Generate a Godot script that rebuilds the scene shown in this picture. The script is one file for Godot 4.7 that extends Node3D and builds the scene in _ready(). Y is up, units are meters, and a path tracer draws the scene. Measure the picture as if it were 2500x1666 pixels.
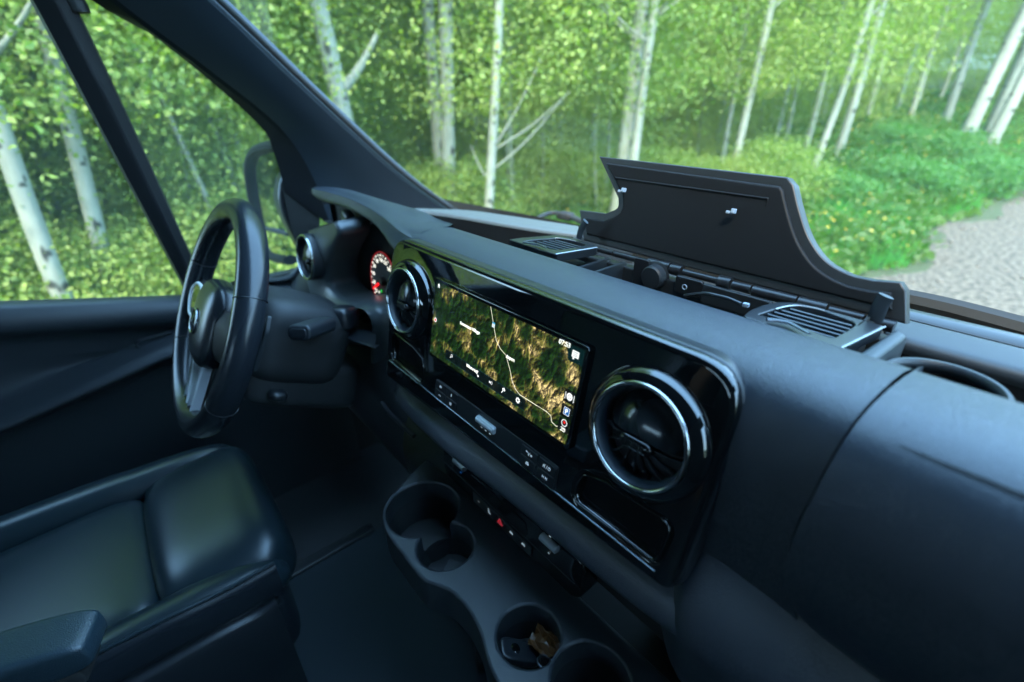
extends Node3D
# A van's dashboard seen from the passenger side, parked on a gravel track in an aspen wood.
# Metres; x to the van's right, y up, z to its rear; the origin is the middle of the touch screen.

var M := {}
var rng := RandomNumberGenerator.new()

class MB:
	var v := PackedVector3Array()
	var uv := PackedVector2Array()
	func tri(a: Vector3, b: Vector3, c: Vector3, ua := Vector2.ZERO, ub := Vector2.ZERO, uc := Vector2.ZERO) -> void:
		if (b - a).cross(c - a).length_squared() < 1e-18:
			return
		v.append(a); v.append(b); v.append(c)
		uv.append(ua); uv.append(ub); uv.append(uc)
	func quad(a: Vector3, b: Vector3, c: Vector3, d: Vector3, ua := Vector2.ZERO, ub := Vector2.ZERO, uc := Vector2.ZERO, ud := Vector2.ZERO) -> void:
		tri(a, b, c, ua, ub, uc); tri(a, c, d, ua, uc, ud)
	func grid(rows: Array, flip := false) -> void:
		var m := rows.size()
		for i in m - 1:
			var p: PackedVector3Array = rows[i]
			var q: PackedVector3Array = rows[i + 1]
			var n := p.size()
			for j in n - 1:
				var u0 := float(j) / (n - 1)
				var u1 := float(j + 1) / (n - 1)
				var w0 := float(i) / (m - 1)
				var w1 := float(i + 1) / (m - 1)
				if flip:
					quad(p[j], q[j], q[j + 1], p[j + 1], Vector2(u0, w0), Vector2(u0, w1), Vector2(u1, w1), Vector2(u1, w0))
				else:
					quad(p[j], p[j + 1], q[j + 1], q[j], Vector2(u0, w0), Vector2(u1, w0), Vector2(u1, w1), Vector2(u0, w1))
	func fan(ring: PackedVector3Array, flip := false) -> void:
		var c := Vector3.ZERO
		for p in ring:
			c += p
		c /= ring.size()
		for j in ring.size():
			var k := (j + 1) % ring.size()
			if flip:
				tri(c, ring[k], ring[j])
			else:
				tri(c, ring[j], ring[k])
	func moved(t: Transform3D) -> void:
		for i in v.size():
			v[i] = t * v[i]
	func add(o: MB, t := Transform3D.IDENTITY) -> void:
		for p in o.v:
			v.append(t * p)
		uv.append_array(o.uv)
	func build(mat: Material, crease := 38.0) -> ArrayMesh:
		var fn := PackedVector3Array()
		var at := {}
		var n := v.size() / 3
		for f in n:
			var a := v[f * 3]
			fn.append((v[f * 3 + 2] - a).cross(v[f * 3 + 1] - a))
			for k in 3:
				var key := Vector3i((v[f * 3 + k] * 20000.0).round())
				if at.has(key):
					at[key].append(f)
				else:
					at[key] = [f]
		var un := PackedVector3Array()
		for f in n:
			un.append(fn[f].normalized())
		var limit := cos(deg_to_rad(crease))
		var nn := PackedVector3Array()
		nn.resize(v.size())
		for f in n:
			for k in 3:
				var s := Vector3.ZERO
				for g in at[Vector3i((v[f * 3 + k] * 20000.0).round())]:
					if un[g].dot(un[f]) > limit:
						s += fn[g]
				nn[f * 3 + k] = s.normalized() if s.length() > 0.0 else un[f]
		var ar := []
		ar.resize(Mesh.ARRAY_MAX)
		ar[Mesh.ARRAY_VERTEX] = v
		ar[Mesh.ARRAY_NORMAL] = nn
		ar[Mesh.ARRAY_TEX_UV] = uv
		var me := ArrayMesh.new()
		me.add_surface_from_arrays(Mesh.PRIMITIVE_TRIANGLES, ar)
		me.surface_set_material(0, mat)
		return me


# ---------- naming ----------
func numbered(parent: Node, called: String) -> String:
	if not parent.has_node(called):
		return called
	var i := 1
	while parent.has_node("%s_%03d" % [called, i]):
		i += 1
	return "%s_%03d" % [called, i]

var counts := {}
func fresh(called: String) -> String:   # quick numbering for the many things at top level
	var n: int = counts.get(called, 0)
	counts[called] = n + 1
	return called if n == 0 else "%s_%03d" % [called, n]

func thing(called: String, label: String, category: String, at := Transform3D.IDENTITY, group := "") -> Node3D:
	var o := Node3D.new()
	o.name = fresh(called)
	add_child(o, true)
	o.transform = at
	tag(o, label, category, group)
	return o

func tag(o: Node3D, label: String, category: String, group := "") -> void:
	o.set_meta("label", label)
	o.set_meta("category", category)
	if group:
		o.set_meta("group", group)

func part(called: String, mb: MB, mat: Material, parent: Node, crease := 38.0) -> MeshInstance3D:
	return put(called, mb.build(mat, crease), parent)

func put(called: String, mesh: Mesh, parent: Node, at := Transform3D.IDENTITY) -> MeshInstance3D:
	var o := MeshInstance3D.new()
	o.name = fresh(called) if parent == self else numbered(parent, called)
	o.mesh = mesh
	parent.add_child(o, true)
	o.transform = at
	return o

# ---------- curves and shapes ----------
func cr(p: Array, n: int, closed := false) -> PackedVector3Array:
	var out := PackedVector3Array()
	var m := p.size()
	for i in (m if closed else m - 1):
		var a: Vector3 = p[(i - 1 + m) % m] if closed or i > 0 else p[0] * 2.0 - p[1]
		var b: Vector3 = p[i]
		var c: Vector3 = p[(i + 1) % m]
		var d: Vector3 = p[(i + 2) % m] if closed or i + 2 < m else c * 2.0 - b
		for k in n:
			out.append(b.cubic_interpolate(c, a, d, float(k) / n))
	out.append(p[0] if closed else p[m - 1])
	return out

func cr2(p: Array, n: int, closed := true) -> PackedVector2Array:
	var q := []
	for e in p:
		q.append(Vector3(e.x, e.y, 0))
	var out := PackedVector2Array()
	for e in cr(q, n, closed):
		out.append(Vector2(e.x, e.y))
	if closed:
		out.remove_at(out.size() - 1)
	return out

func patch(rows: Array, nu: int, nv: int, flip := false) -> MB:
	var a := []
	for r in rows:
		a.append(cr(r, nu))
	var cols := []
	for j in a[0].size():
		var c := []
		for i in a.size():
			c.append(a[i][j])
		cols.append(cr(c, nv))
	var mb := MB.new()
	var g := []
	for i in cols[0].size():
		var r := PackedVector3Array()
		for j in cols.size():
			r.append(cols[j][i])
		g.append(r)
	mb.grid(g, flip)
	return mb

func loft(rows: Array, flip := false) -> MB:
	var mb := MB.new()
	mb.grid(rows, flip)
	return mb

func tube(path: PackedVector3Array, r, sides := 10, caps := true, squash := 1.0, up := Vector3.UP) -> MB:
	var mb := MB.new()
	var rows := []
	var n := path.size()
	for i in n:
		var t := (path[mini(i + 1, n - 1)] - path[maxi(i - 1, 0)]).normalized()
		var s := t.cross(up)
		if s.length() < 0.05:
			s = t.cross(Vector3.RIGHT)
		s = s.normalized()
		var w := s.cross(t).normalized()
		var rad: float = r if r is float else lerpf(r[0], r[1], float(i) / (n - 1)) if r.size() == 2 else r[i]
		var ring := PackedVector3Array()
		for k in sides + 1:
			var a := TAU * k / sides
			ring.append(path[i] + (s * cos(a) + w * sin(a) * squash) * rad)
		rows.append(ring)
	mb.grid(rows, true)
	if caps:
		var a0: PackedVector3Array = rows[0].duplicate()
		a0.remove_at(sides)
		var a1: PackedVector3Array = rows[n - 1].duplicate()
		a1.remove_at(sides)
		mb.fan(a0, false)
		mb.fan(a1, true)
	return mb

func lathe(prof: Array, n := 48, a0 := 0.0, a1 := TAU) -> MB:   # Vector2(radius, height along local z)
	var rows := []
	for p in prof:
		var r := PackedVector3Array()
		for k in n + 1:
			var a := lerpf(a0, a1, float(k) / n)
			r.append(Vector3(cos(a) * p.x, sin(a) * p.x, p.y))
		rows.append(r)
	return loft(rows, true)

func torus(rad: float, minor: float, n := 64, m := 12, squash := 1.0) -> MB:
	var prof := []
	for k in m + 1:
		var a := TAU * k / m
		prof.append(Vector2(rad + minor * cos(a), minor * squash * sin(a)))
	return lathe(prof, n)

func rrect(w: float, h: float, r: float, n := 5) -> PackedVector2Array:
	var out := PackedVector2Array()
	var c := [Vector2(w / 2 - r, h / 2 - r), Vector2(-w / 2 + r, h / 2 - r), Vector2(-w / 2 + r, -h / 2 + r), Vector2(w / 2 - r, -h / 2 + r)]
	for q in 4:
		for k in n + 1:
			var a := PI / 2 * (q + float(k) / n)
			out.append(c[q] + Vector2(cos(a), sin(a)) * r)
	return out

func round_corners(p: Array, r: float, n := 4) -> PackedVector2Array:
	var out := PackedVector2Array()
	var m := p.size()
	for i in m:
		var b: Vector2 = p[i]
		var a: Vector2 = p[(i - 1 + m) % m]
		var c: Vector2 = p[(i + 1) % m]
		var k := minf(r, minf((a - b).length(), (c - b).length()) * 0.45)
		var s := b + (a - b).normalized() * k
		var e := b + (c - b).normalized() * k
		for j in n + 1:
			var t := float(j) / n
			out.append(s.lerp(b, t).lerp(b.lerp(e, t), t))
	return out

func circle(c: Vector2, r: float, n := 40, ry := 0.0) -> PackedVector2Array:
	var out := PackedVector2Array()
	for k in n:
		var a := TAU * k / n
		out.append(c + Vector2(cos(a) * r, sin(a) * (ry if ry > 0.0 else r)))
	return out

func ccw(p: PackedVector2Array) -> PackedVector2Array:
	if Geometry2D.is_polygon_clockwise(p):
		var q := p.duplicate()
		q.reverse()
		return q
	return p

func inset(p: PackedVector2Array, d: float) -> PackedVector2Array:   # moves a counter-clockwise outline inwards
	var out := PackedVector2Array()
	var n := p.size()
	for i in n:
		var e0 := (p[i] - p[(i - 1 + n) % n]).normalized()
		var e1 := (p[(i + 1) % n] - p[i]).normalized()
		var m := (e0.orthogonal() + e1.orthogonal())
		m = m.normalized() / maxf(0.5, sqrt(maxf(0.0, (1.0 + e0.dot(e1)) / 2.0)))
		out.append(p[i] - m * d)
	return out

func pieces(poly: PackedVector2Array, holes: Array) -> Array:
	if holes.is_empty():
		return [poly]
	var lo := poly[0]
	var hi := poly[0]
	for q in poly:
		lo = lo.min(q)
		hi = hi.max(q)
	var h: PackedVector2Array = holes[0]
	var c := Vector2.ZERO
	for q in h:
		c += q
	c /= h.size()
	var out := []
	for side in 2:
		var x0 := lo.x - 1.0 if side == 0 else c.x
		var x1 := c.x if side == 0 else hi.x + 1.0
		var box := PackedVector2Array([Vector2(x0, lo.y - 1), Vector2(x1, lo.y - 1), Vector2(x1, hi.y + 1), Vector2(x0, hi.y + 1)])
		for a in Geometry2D.intersect_polygons(poly, box):
			for b in Geometry2D.clip_polygons(a, h):
				out.append_array(pieces(b, holes.slice(1)) if holes.size() > 1 else [b])
	return out

func sheet(mb: MB, poly: PackedVector2Array, holes: Array, z: float, flip := false) -> void:
	for p in pieces(poly, holes):
		var t := Geometry2D.triangulate_polygon(p)
		for k in t.size() / 3:
			var a: Vector2 = p[t[k * 3]]
			var b: Vector2 = p[t[k * 3 + 1]]
			var c: Vector2 = p[t[k * 3 + 2]]
			if ((b - a).cross(c - a) > 0) != flip:
				var s := b
				b = c
				c = s
			mb.tri(Vector3(a.x, a.y, z), Vector3(b.x, b.y, z), Vector3(c.x, c.y, z), a, b, c)

# a plate in the local xy plane with rounded front edges; holes go right through
func slab(outline: PackedVector2Array, z0: float, z1: float, bev := 0.0, holes := [], back := true, steps := 3) -> MB:
	var mb := MB.new()
	var p := ccw(outline)
	var rims := [[p, 1.0]]
	for h in holes:
		rims.append([ccw(h), -1.0])
	var top := []
	for rm in rims:
		var rows := []
		var ring: PackedVector2Array = rm[0]
		var levels := [[0.0, z0]]
		if bev > 0.0:
			for k in steps + 1:
				var a := PI / 2 * k / steps
				levels.append([bev * (1 - cos(a)), z1 - bev + bev * sin(a)])
		else:
			levels.append([0.0, z1])
		var last := ring
		for l in levels:
			last = inset(ring, l[0] * rm[1]) if l[0] > 0 else ring
			var r := PackedVector3Array()
			for q in last:
				r.append(Vector3(q.x, q.y, l[1]))
			r.append(r[0])
			rows.append(r)
		mb.grid(rows, rm[1] > 0)
		top.append(last)
	var th := []
	for k in range(1, top.size()):
		th.append(top[k])
	sheet(mb, top[0], th, z1)
	if back:
		sheet(mb, p, holes, z0, true)
	return mb

func box(size: Vector3, bev := 0.002, at := Vector3.ZERO) -> MB:
	var mb := slab(rrect(size.x, size.y, minf(bev, minf(size.x, size.y) * 0.45), 3), -size.z / 2, size.z / 2, minf(bev, size.z * 0.45), [], true, 2)
	for i in mb.v.size():
		mb.v[i] += at
	return mb

# a cushion: superellipsoid, e near 1 is round and near 0.2 is boxy
func pillow(size: Vector3, e1 := 0.4, e2 := 0.4, nu := 36, nv := 20) -> MB:
	var rows := []
	for i in nv + 1:
		var a := PI * (float(i) / nv - 0.5)
		var r := PackedVector3Array()
		for j in nu + 1:
			var b := TAU * j / nu
			var ca := signf(cos(a)) * pow(absf(cos(a)), e1)
			r.append(Vector3(ca * signf(cos(b)) * pow(absf(cos(b)), e2) * size.x / 2, signf(sin(a)) * pow(absf(sin(a)), e1) * size.y / 2, ca * signf(sin(b)) * pow(absf(sin(b)), e2) * size.z / 2))
		rows.append(r)
	return loft(rows, false)

func frame_at(o: Vector3, x: Vector3, y: Vector3) -> Transform3D:
	x = x.normalized()
	var z := x.cross(y).normalized()
	return Transform3D(Basis(x, z.cross(x).normalized(), z), o)

func rod(a: Vector3, b: Vector3, r: float, sides := 8) -> MB:
	return tube(PackedVector3Array([a, b]), r, sides, true, 1.0, Vector3(0.13, 0.9, 0.3))

func label3d(text: String, size: float, mat: Material, parent: Node, at: Transform3D, called := "lettering") -> void:
	var f := SystemFont.new()
	f.font_names = ["Droid Sans"]
	var t := TextMesh.new()
	t.font = f
	t.text = text
	t.font_size = 48
	t.pixel_size = size / 48.0
	t.depth = 0.0004
	t.material = mat
	put(called, t, parent, at)

# ---------- materials ----------
func mat(r: float, g: float, b: float, rough: float, metal := 0.0) -> StandardMaterial3D:
	var m := StandardMaterial3D.new()
	m.albedo_color = Color(r, g, b).linear_to_srgb()
	m.roughness = rough
	m.metallic = metal
	return m

func grain(m: StandardMaterial3D, tex: Texture2D, per_metre: float, relief: float) -> StandardMaterial3D:
	m.uv1_triplanar = true
	m.uv1_world_triplanar = true
	m.uv1_scale = Vector3.ONE * per_metre
	m.heightmap_enabled = true
	m.heightmap_texture = tex
	m.heightmap_scale = relief
	return m

func glow(m: StandardMaterial3D, c: Color, e: float) -> StandardMaterial3D:
	m.emission_enabled = true
	m.emission = c
	m.emission_energy_multiplier = e
	return m

func noise_tex(kind: int, freq: float, sd: int, oct := 3) -> ImageTexture:
	var n := FastNoiseLite.new()
	n.noise_type = kind
	n.frequency = freq
	n.seed = sd
	n.fractal_octaves = oct
	if kind == FastNoiseLite.TYPE_CELLULAR:
		n.cellular_return_type = FastNoiseLite.RETURN_DISTANCE2_SUB
		n.fractal_type = FastNoiseLite.FRACTAL_NONE
		n.cellular_jitter = 1.0
	return ImageTexture.create_from_image(n.get_seamless_image(512, 512))

func materials() -> void:
	var hide := noise_tex(FastNoiseLite.TYPE_CELLULAR, 0.075, 3)
	var fine := noise_tex(FastNoiseLite.TYPE_SIMPLEX_SMOOTH, 0.09, 5)
	M.pad = grain(mat(0.010, 0.0155, 0.025, 0.40), hide, 26.0, 0.034)
	M.pad.metallic_specular = 0.60
	M.plastic = grain(mat(0.011, 0.015, 0.019, 0.48), fine, 14.0, 0.012)
	M.light_plastic = grain(mat(0.028, 0.036, 0.041, 0.5), fine, 14.0, 0.02)
	M.surround = mat(0.050, 0.060, 0.065, 0.36)
	M.clear = mat(0.7, 0.8, 0.8, 0.05)
	M.pale_plastic = grain(mat(0.075, 0.092, 0.098, 0.45), fine, 14.0, 0.02)
	M.ball = mat(0.012, 0.015, 0.018, 0.16)
	M.fin = mat(0.022, 0.024, 0.027, 0.22)
	M.lid_edge = mat(0.008, 0.010, 0.012, 0.45)
	M.silver_paint = mat(0.72, 0.75, 0.78, 0.30)
	M.frame = mat(0.005, 0.006, 0.0075, 0.55)
	M.frame.metallic_specular = 0.3
	M.dark = grain(mat(0.009, 0.011, 0.013, 0.6), fine, 14.0, 0.01)
	M.black = mat(0.004, 0.005, 0.005, 0.75)
	M.satin = mat(0.010, 0.012, 0.015, 0.33)
	M.gloss = mat(0.003, 0.0035, 0.004, 0.03)
	M.gloss.metallic_specular = 0.68
	M.rim_leather = mat(0.010, 0.013, 0.017, 0.27)
	M.leather = grain(mat(0.008, 0.016, 0.021, 0.31), fine, 9.0, 0.006)
	M.arm_leather = grain(mat(0.012, 0.024, 0.032, 0.40), hide, 15.0, 0.035)
	M.chrome = mat(0.52, 0.54, 0.56, 0.14, 1.0)
	M.silver = mat(0.42, 0.45, 0.48, 0.26, 0.45)
	M.dim_silver = mat(0.10, 0.11, 0.125, 0.38, 1.0)
	M.clip = mat(0.25, 0.32, 0.40, 0.4)
	M.mirror = mat(0.85, 0.88, 0.88, 0.02, 1.0)
	M.mat = grain(mat(0.012, 0.022, 0.030, 0.8), fine, 30.0, 0.04)
	M.liner = mat(0.05, 0.055, 0.06, 0.9)
	M.brown = mat(0.06, 0.022, 0.004, 0.4)
	M.icon = glow(mat(0.5, 0.55, 0.58, 0.5), Color(0.75, 0.82, 0.85), 0.035)
	M.icon_red = glow(mat(0.4, 0.05, 0.07, 0.5), Color(0.9, 0.2, 0.25), 0.03)
	M.lit = glow(mat(0.8, 0.8, 0.75, 0.5), Color(1, 0.98, 0.9), 0.14)
	M.lit_red = glow(mat(0.5, 0.02, 0.02, 0.5), Color(1.0, 0.05, 0.07), 0.22)
	M.lit_red_dim = glow(mat(0.3, 0.02, 0.03, 0.5), Color(1.0, 0.06, 0.1), 0.02)
	M.lit_green = glow(mat(0.02, 0.4, 0.1, 0.5), Color(0.05, 0.8, 0.2), 0.12)
	M.lit_blue = glow(mat(0.05, 0.2, 0.5, 0.5), Color(0.12, 0.4, 0.75), 0.08)
	M.screen_dark = glow(mat(0.004, 0.008, 0.009, 0.08), Color(0.05, 0.09, 0.10), 0.04)
	M.pad_plain = mat(0.013, 0.020, 0.028, 0.40)
	M.black_gloss = mat(0.003, 0.003, 0.0035, 0.15)
	M.gloss_trim = mat(0.25, 0.30, 0.34, 0.2, 0.8)
	M.dim_silver_dark = mat(0.05, 0.06, 0.07, 0.35)
	M.glass = mat(1, 1, 1, 0.0)
	M.glass.albedo_color = Color(0.9, 1.0, 0.95, 0.03)
	M.glass.transparency = BaseMaterial3D.TRANSPARENCY_ALPHA
	M.glass.metallic_specular = 0.35
	M.side_glass = M.glass.duplicate()
	M.side_glass.metallic_specular = 0.06

func _ready() -> void:
	rng.seed = 11
	# ----- camera -----
	var cam := Camera3D.new()
	cam.name = "camera"
	add_child(cam)
	var lens := CameraAttributesPhysical.new()
	lens.frustum_focal_length = 16.61
	lens.frustum_focus_distance = 0.52
	lens.exposure_aperture = 3.0
	lens.frustum_far = 400.0
	cam.attributes = lens
	cam.fov = 71.70
	cam.near = 0.02
	cam.far = 400.0
	cam.transform = Transform3D(Basis(Vector3(0.63706, -0.02653, -0.77035), Vector3(-0.33544, 0.89027, -0.30805), Vector3(0.69400, 0.45466, 0.55826)), Vector3(0.3605, 0.2406, 0.2670))
	# ----- sky, sun, exposure -----
	var env := Environment.new()
	env.background_mode = Environment.BG_SKY
	var sky := Sky.new()
	var pm := ProceduralSkyMaterial.new()
	pm.sky_top_color = Color(0.58, 0.80, 1.0)
	pm.sky_horizon_color = Color(0.74, 0.90, 1.0)
	pm.sky_curve = 0.2
	pm.ground_horizon_color = Color(0.30, 0.36, 0.28)
	pm.ground_bottom_color = Color(0.20, 0.24, 0.16)
	pm.sky_energy_multiplier = 1.0
	sky.sky_material = pm
	env.sky = sky
	env.tonemap_mode = Environment.TONE_MAPPER_LINEAR
	env.tonemap_exposure = 10.2
	env.fog_enabled = true
	env.fog_density = 0.0022
	env.fog_light_color = Color(0.80, 0.95, 0.86)
	env.sdfgi_enabled = true
	env.ssao_enabled = true
	env.ssil_enabled = true
	var we := WorldEnvironment.new()
	we.name = "environment"
	we.environment = env
	add_child(we)
	var sun := DirectionalLight3D.new()
	sun.name = "sun"
	sun.light_energy = 0.45
	sun.light_angular_distance = 18.0
	sun.light_color = Color(1.0, 0.97, 0.88)
	sun.shadow_enabled = true
	add_child(sun)
	sun.look_at_from_position(Vector3(3, 10, 2), Vector3(-3, 0, -4))

	materials()
	build_ground()
	build_van()
	build_door()
	build_dashboard()
	build_cluster()
	build_panel()
	build_switches()
	build_console()
	build_wheel()
	build_seat()
	build_small_things()
	build_forest()

# ---------- the van's shell ----------
func build_van() -> void:
	var van := thing("van_cabin", "dark van cabin shell with windscreen, pillar and floor around the dashboard", "van")
	# windscreen: a curved sheet that leans back at 45 degrees
	var rows := []
	for i in 13:
		var t := i / 12.0
		var r := PackedVector3Array()
		for k in 25:
			var x := lerpf(-0.84, 0.94, k / 24.0)
			var q := (x - 0.05) / 0.9
			r.append(Vector3(x, -0.035 + 0.70 * t, -0.60 + 0.155 * q * q + 0.71 * t))
		rows.append(r)
	part("windscreen", loft(rows), M.glass, van)
	# driver's side pillar: five edges followed from the roof down to the dash
	var e1 := cr([Vector3(-0.8, 0.5192, 0.1218), Vector3(-0.8, 0.4183, 0.0164), Vector3(-0.8, 0.2729, -0.1199), Vector3(-0.8, 0.0948, -0.2954), Vector3(-0.8, -0.0113, -0.4239), Vector3(-0.8, -0.0459, -0.4782)], 5)
	var e2 := cr([Vector3(-0.835, 0.5184, 0.1793), Vector3(-0.835, 0.4178, 0.0837), Vector3(-0.835, 0.3061, -0.0169), Vector3(-0.835, 0.1818, -0.1306), Vector3(-0.835, 0.0425, -0.2441), Vector3(-0.835, -0.0608, -0.3282)], 5)
	var e3 := cr([Vector3(-0.885, 0.4998, 0.2326), Vector3(-0.885, 0.4042, 0.1364), Vector3(-0.885, 0.3121, 0.0355), Vector3(-0.885, 0.2018, -0.0735), Vector3(-0.885, 0.0932, -0.1233), Vector3(-0.885, -0.0376, -0.145)], 5)
	var e3b := PackedVector3Array()
	for p in e3:
		e3b.append(p + Vector3(-0.008, -0.006, 0.004))
	var e4 := cr([Vector3(-0.925, 0.5302, 0.2707), Vector3(-0.925, 0.4221, 0.1861), Vector3(-0.925, 0.362, 0.0983), Vector3(-0.925, 0.21, -0.0392), Vector3(-0.925, 0.1406, -0.0601), Vector3(-0.925, 0.0552, -0.0648)], 5)
	var back := PackedVector3Array()
	var glassy := PackedVector3Array()
	for i in e1.size():
		back.append(e4[i] + Vector3(-0.05, -0.01, -0.03))
		glassy.append(e1[i] + Vector3(-0.02, -0.012, -0.05))
	var lit := MB.new()
	var mid := PackedVector3Array()
	var lip := PackedVector3Array()
	for i in e1.size():
		mid.append(e1[i].lerp(e2[i], 0.5) + Vector3(0.006, 0.006, 0.006))
		lip.append(e1[i] + Vector3(0.001, -0.003, 0.004))
	lit.grid([glassy, lip, mid, e2, e3], true)
	part("pillar_trim", lit, M.pad_plain, van, 26.0)
	var rub := MB.new()
	rub.grid([e3b, e3.duplicate(), e4, back], true)
	part("door_seal", rub, M.frame, van, 30.0)
	var strip := PackedVector3Array()
	for i in e1.size():
		strip.append(glassy[i] + Vector3(0.022, 0.012, 0.036))
	part("screen_foot_seal", tube(cr([Vector3(0.2352, 0.0018, -0.47), Vector3(0.275, 0.0025, -0.47), Vector3(0.3157, 0.0012, -0.47), Vector3(0.3705, -0.0021, -0.47)], 4), 0.013, 8), M.black, van)
	part("windscreen_gasket", tube(strip, 0.006, 8), M.black, van)
	# roof, walls and floor of the load space: thick panels that keep the sky out except at the windows
	part("roof", box(Vector3(2.0, 0.05, 3.2), 0.004, Vector3(0.05, 0.70, 1.72)), M.liner, van)
	part("window_header", box(Vector3(0.05, 0.26, 1.10), 0.01, Vector3(-0.945, 0.585, 0.47)), M.frame, van)
	part("right_window_header", box(Vector3(0.05, 0.26, 0.4), 0.01, Vector3(1.06, 0.585, 0.0)), M.frame, van)
	part("rear_wall", box(Vector3(2.0, 1.30, 0.05), 0.004, Vector3(0.05, -0.25, 3.34)), M.liner, van)
	part("left_wall", box(Vector3(0.05, 1.6, 2.35), 0.004, Vector3(-0.97, -0.10, 2.15)), M.liner, van)
	part("right_wall", box(Vector3(0.05, 1.6, 3.15), 0.004, Vector3(1.07, -0.10, 1.775)), M.liner, van)
	part("right_door", box(Vector3(0.06, 0.80, 1.0), 0.004, Vector3(1.07, -0.52, 0.0)), M.dark, van)
	part("floor_panel", box(Vector3(2.1, 0.05, 4.1), 0.004, Vector3(0.05, -0.815, 1.30)), M.dark, van)
	part("bulkhead", box(Vector3(2.0, 0.72, 0.04), 0.004, Vector3(0.05, -0.46, -0.60)), M.black, van)
	part("driver_side_kick_panel", box(Vector3(0.04, 0.7, 0.66), 0.004, Vector3(-0.955, -0.5, -0.28)), M.black, van)
	# cowl outside the glass foot and the wiper on it
	var c0 := []
	for zy in [Vector2(-0.36, -0.02), Vector2(-0.50, -0.045), Vector2(-0.62, -0.05), Vector2(-0.80, -0.14)]:
		var r := PackedVector3Array()
		for k in 25:
			var x := lerpf(-0.86, 0.95, k / 24.0)
			var q := (x - 0.05) / 0.9
			r.append(Vector3(x, zy.y, zy.x + 0.155 * q * q))
		c0.append(r)
	part("cowl", loft(c0), M.black, van)
	var bonnet := []
	for zy in [Vector2(-0.80, -0.14), Vector2(-0.95, -0.19), Vector2(-1.25, -0.33), Vector2(-1.42, -0.50), Vector2(-1.46, -0.9)]:
		var r := PackedVector3Array()
		for k in 25:
			var x := lerpf(-0.86, 0.95, k / 24.0)
			var q := (x - 0.05) / 0.9
			r.append(Vector3(x, zy.y - 0.06 * q * q, zy.x + 0.2 * q * q))
		bonnet.append(r)
	part("bonnet", loft(bonnet), M.satin, van)

	var wiper := thing("wiper", "black wiper arm lying at the foot of the windscreen", "wiper")
	part("wiper_arm", tube(cr([Vector3(-0.4926, -0.02, -0.4954), Vector3(-0.528, -0.02, -0.5824), Vector3(-0.483, -0.02, -0.5968), Vector3(-0.3908, -0.02, -0.5683), Vector3(-0.2901, -0.02, -0.5631)], 5), [0.007, 0.010], 8, true, 0.7), M.black, wiper)
	part("wiper_pivot", pillow(Vector3(0.05, 0.02, 0.03), 0.6, 0.6, 20, 10), M.black, wiper).position = Vector3(-0.476, -0.02, -0.5897)

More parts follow.
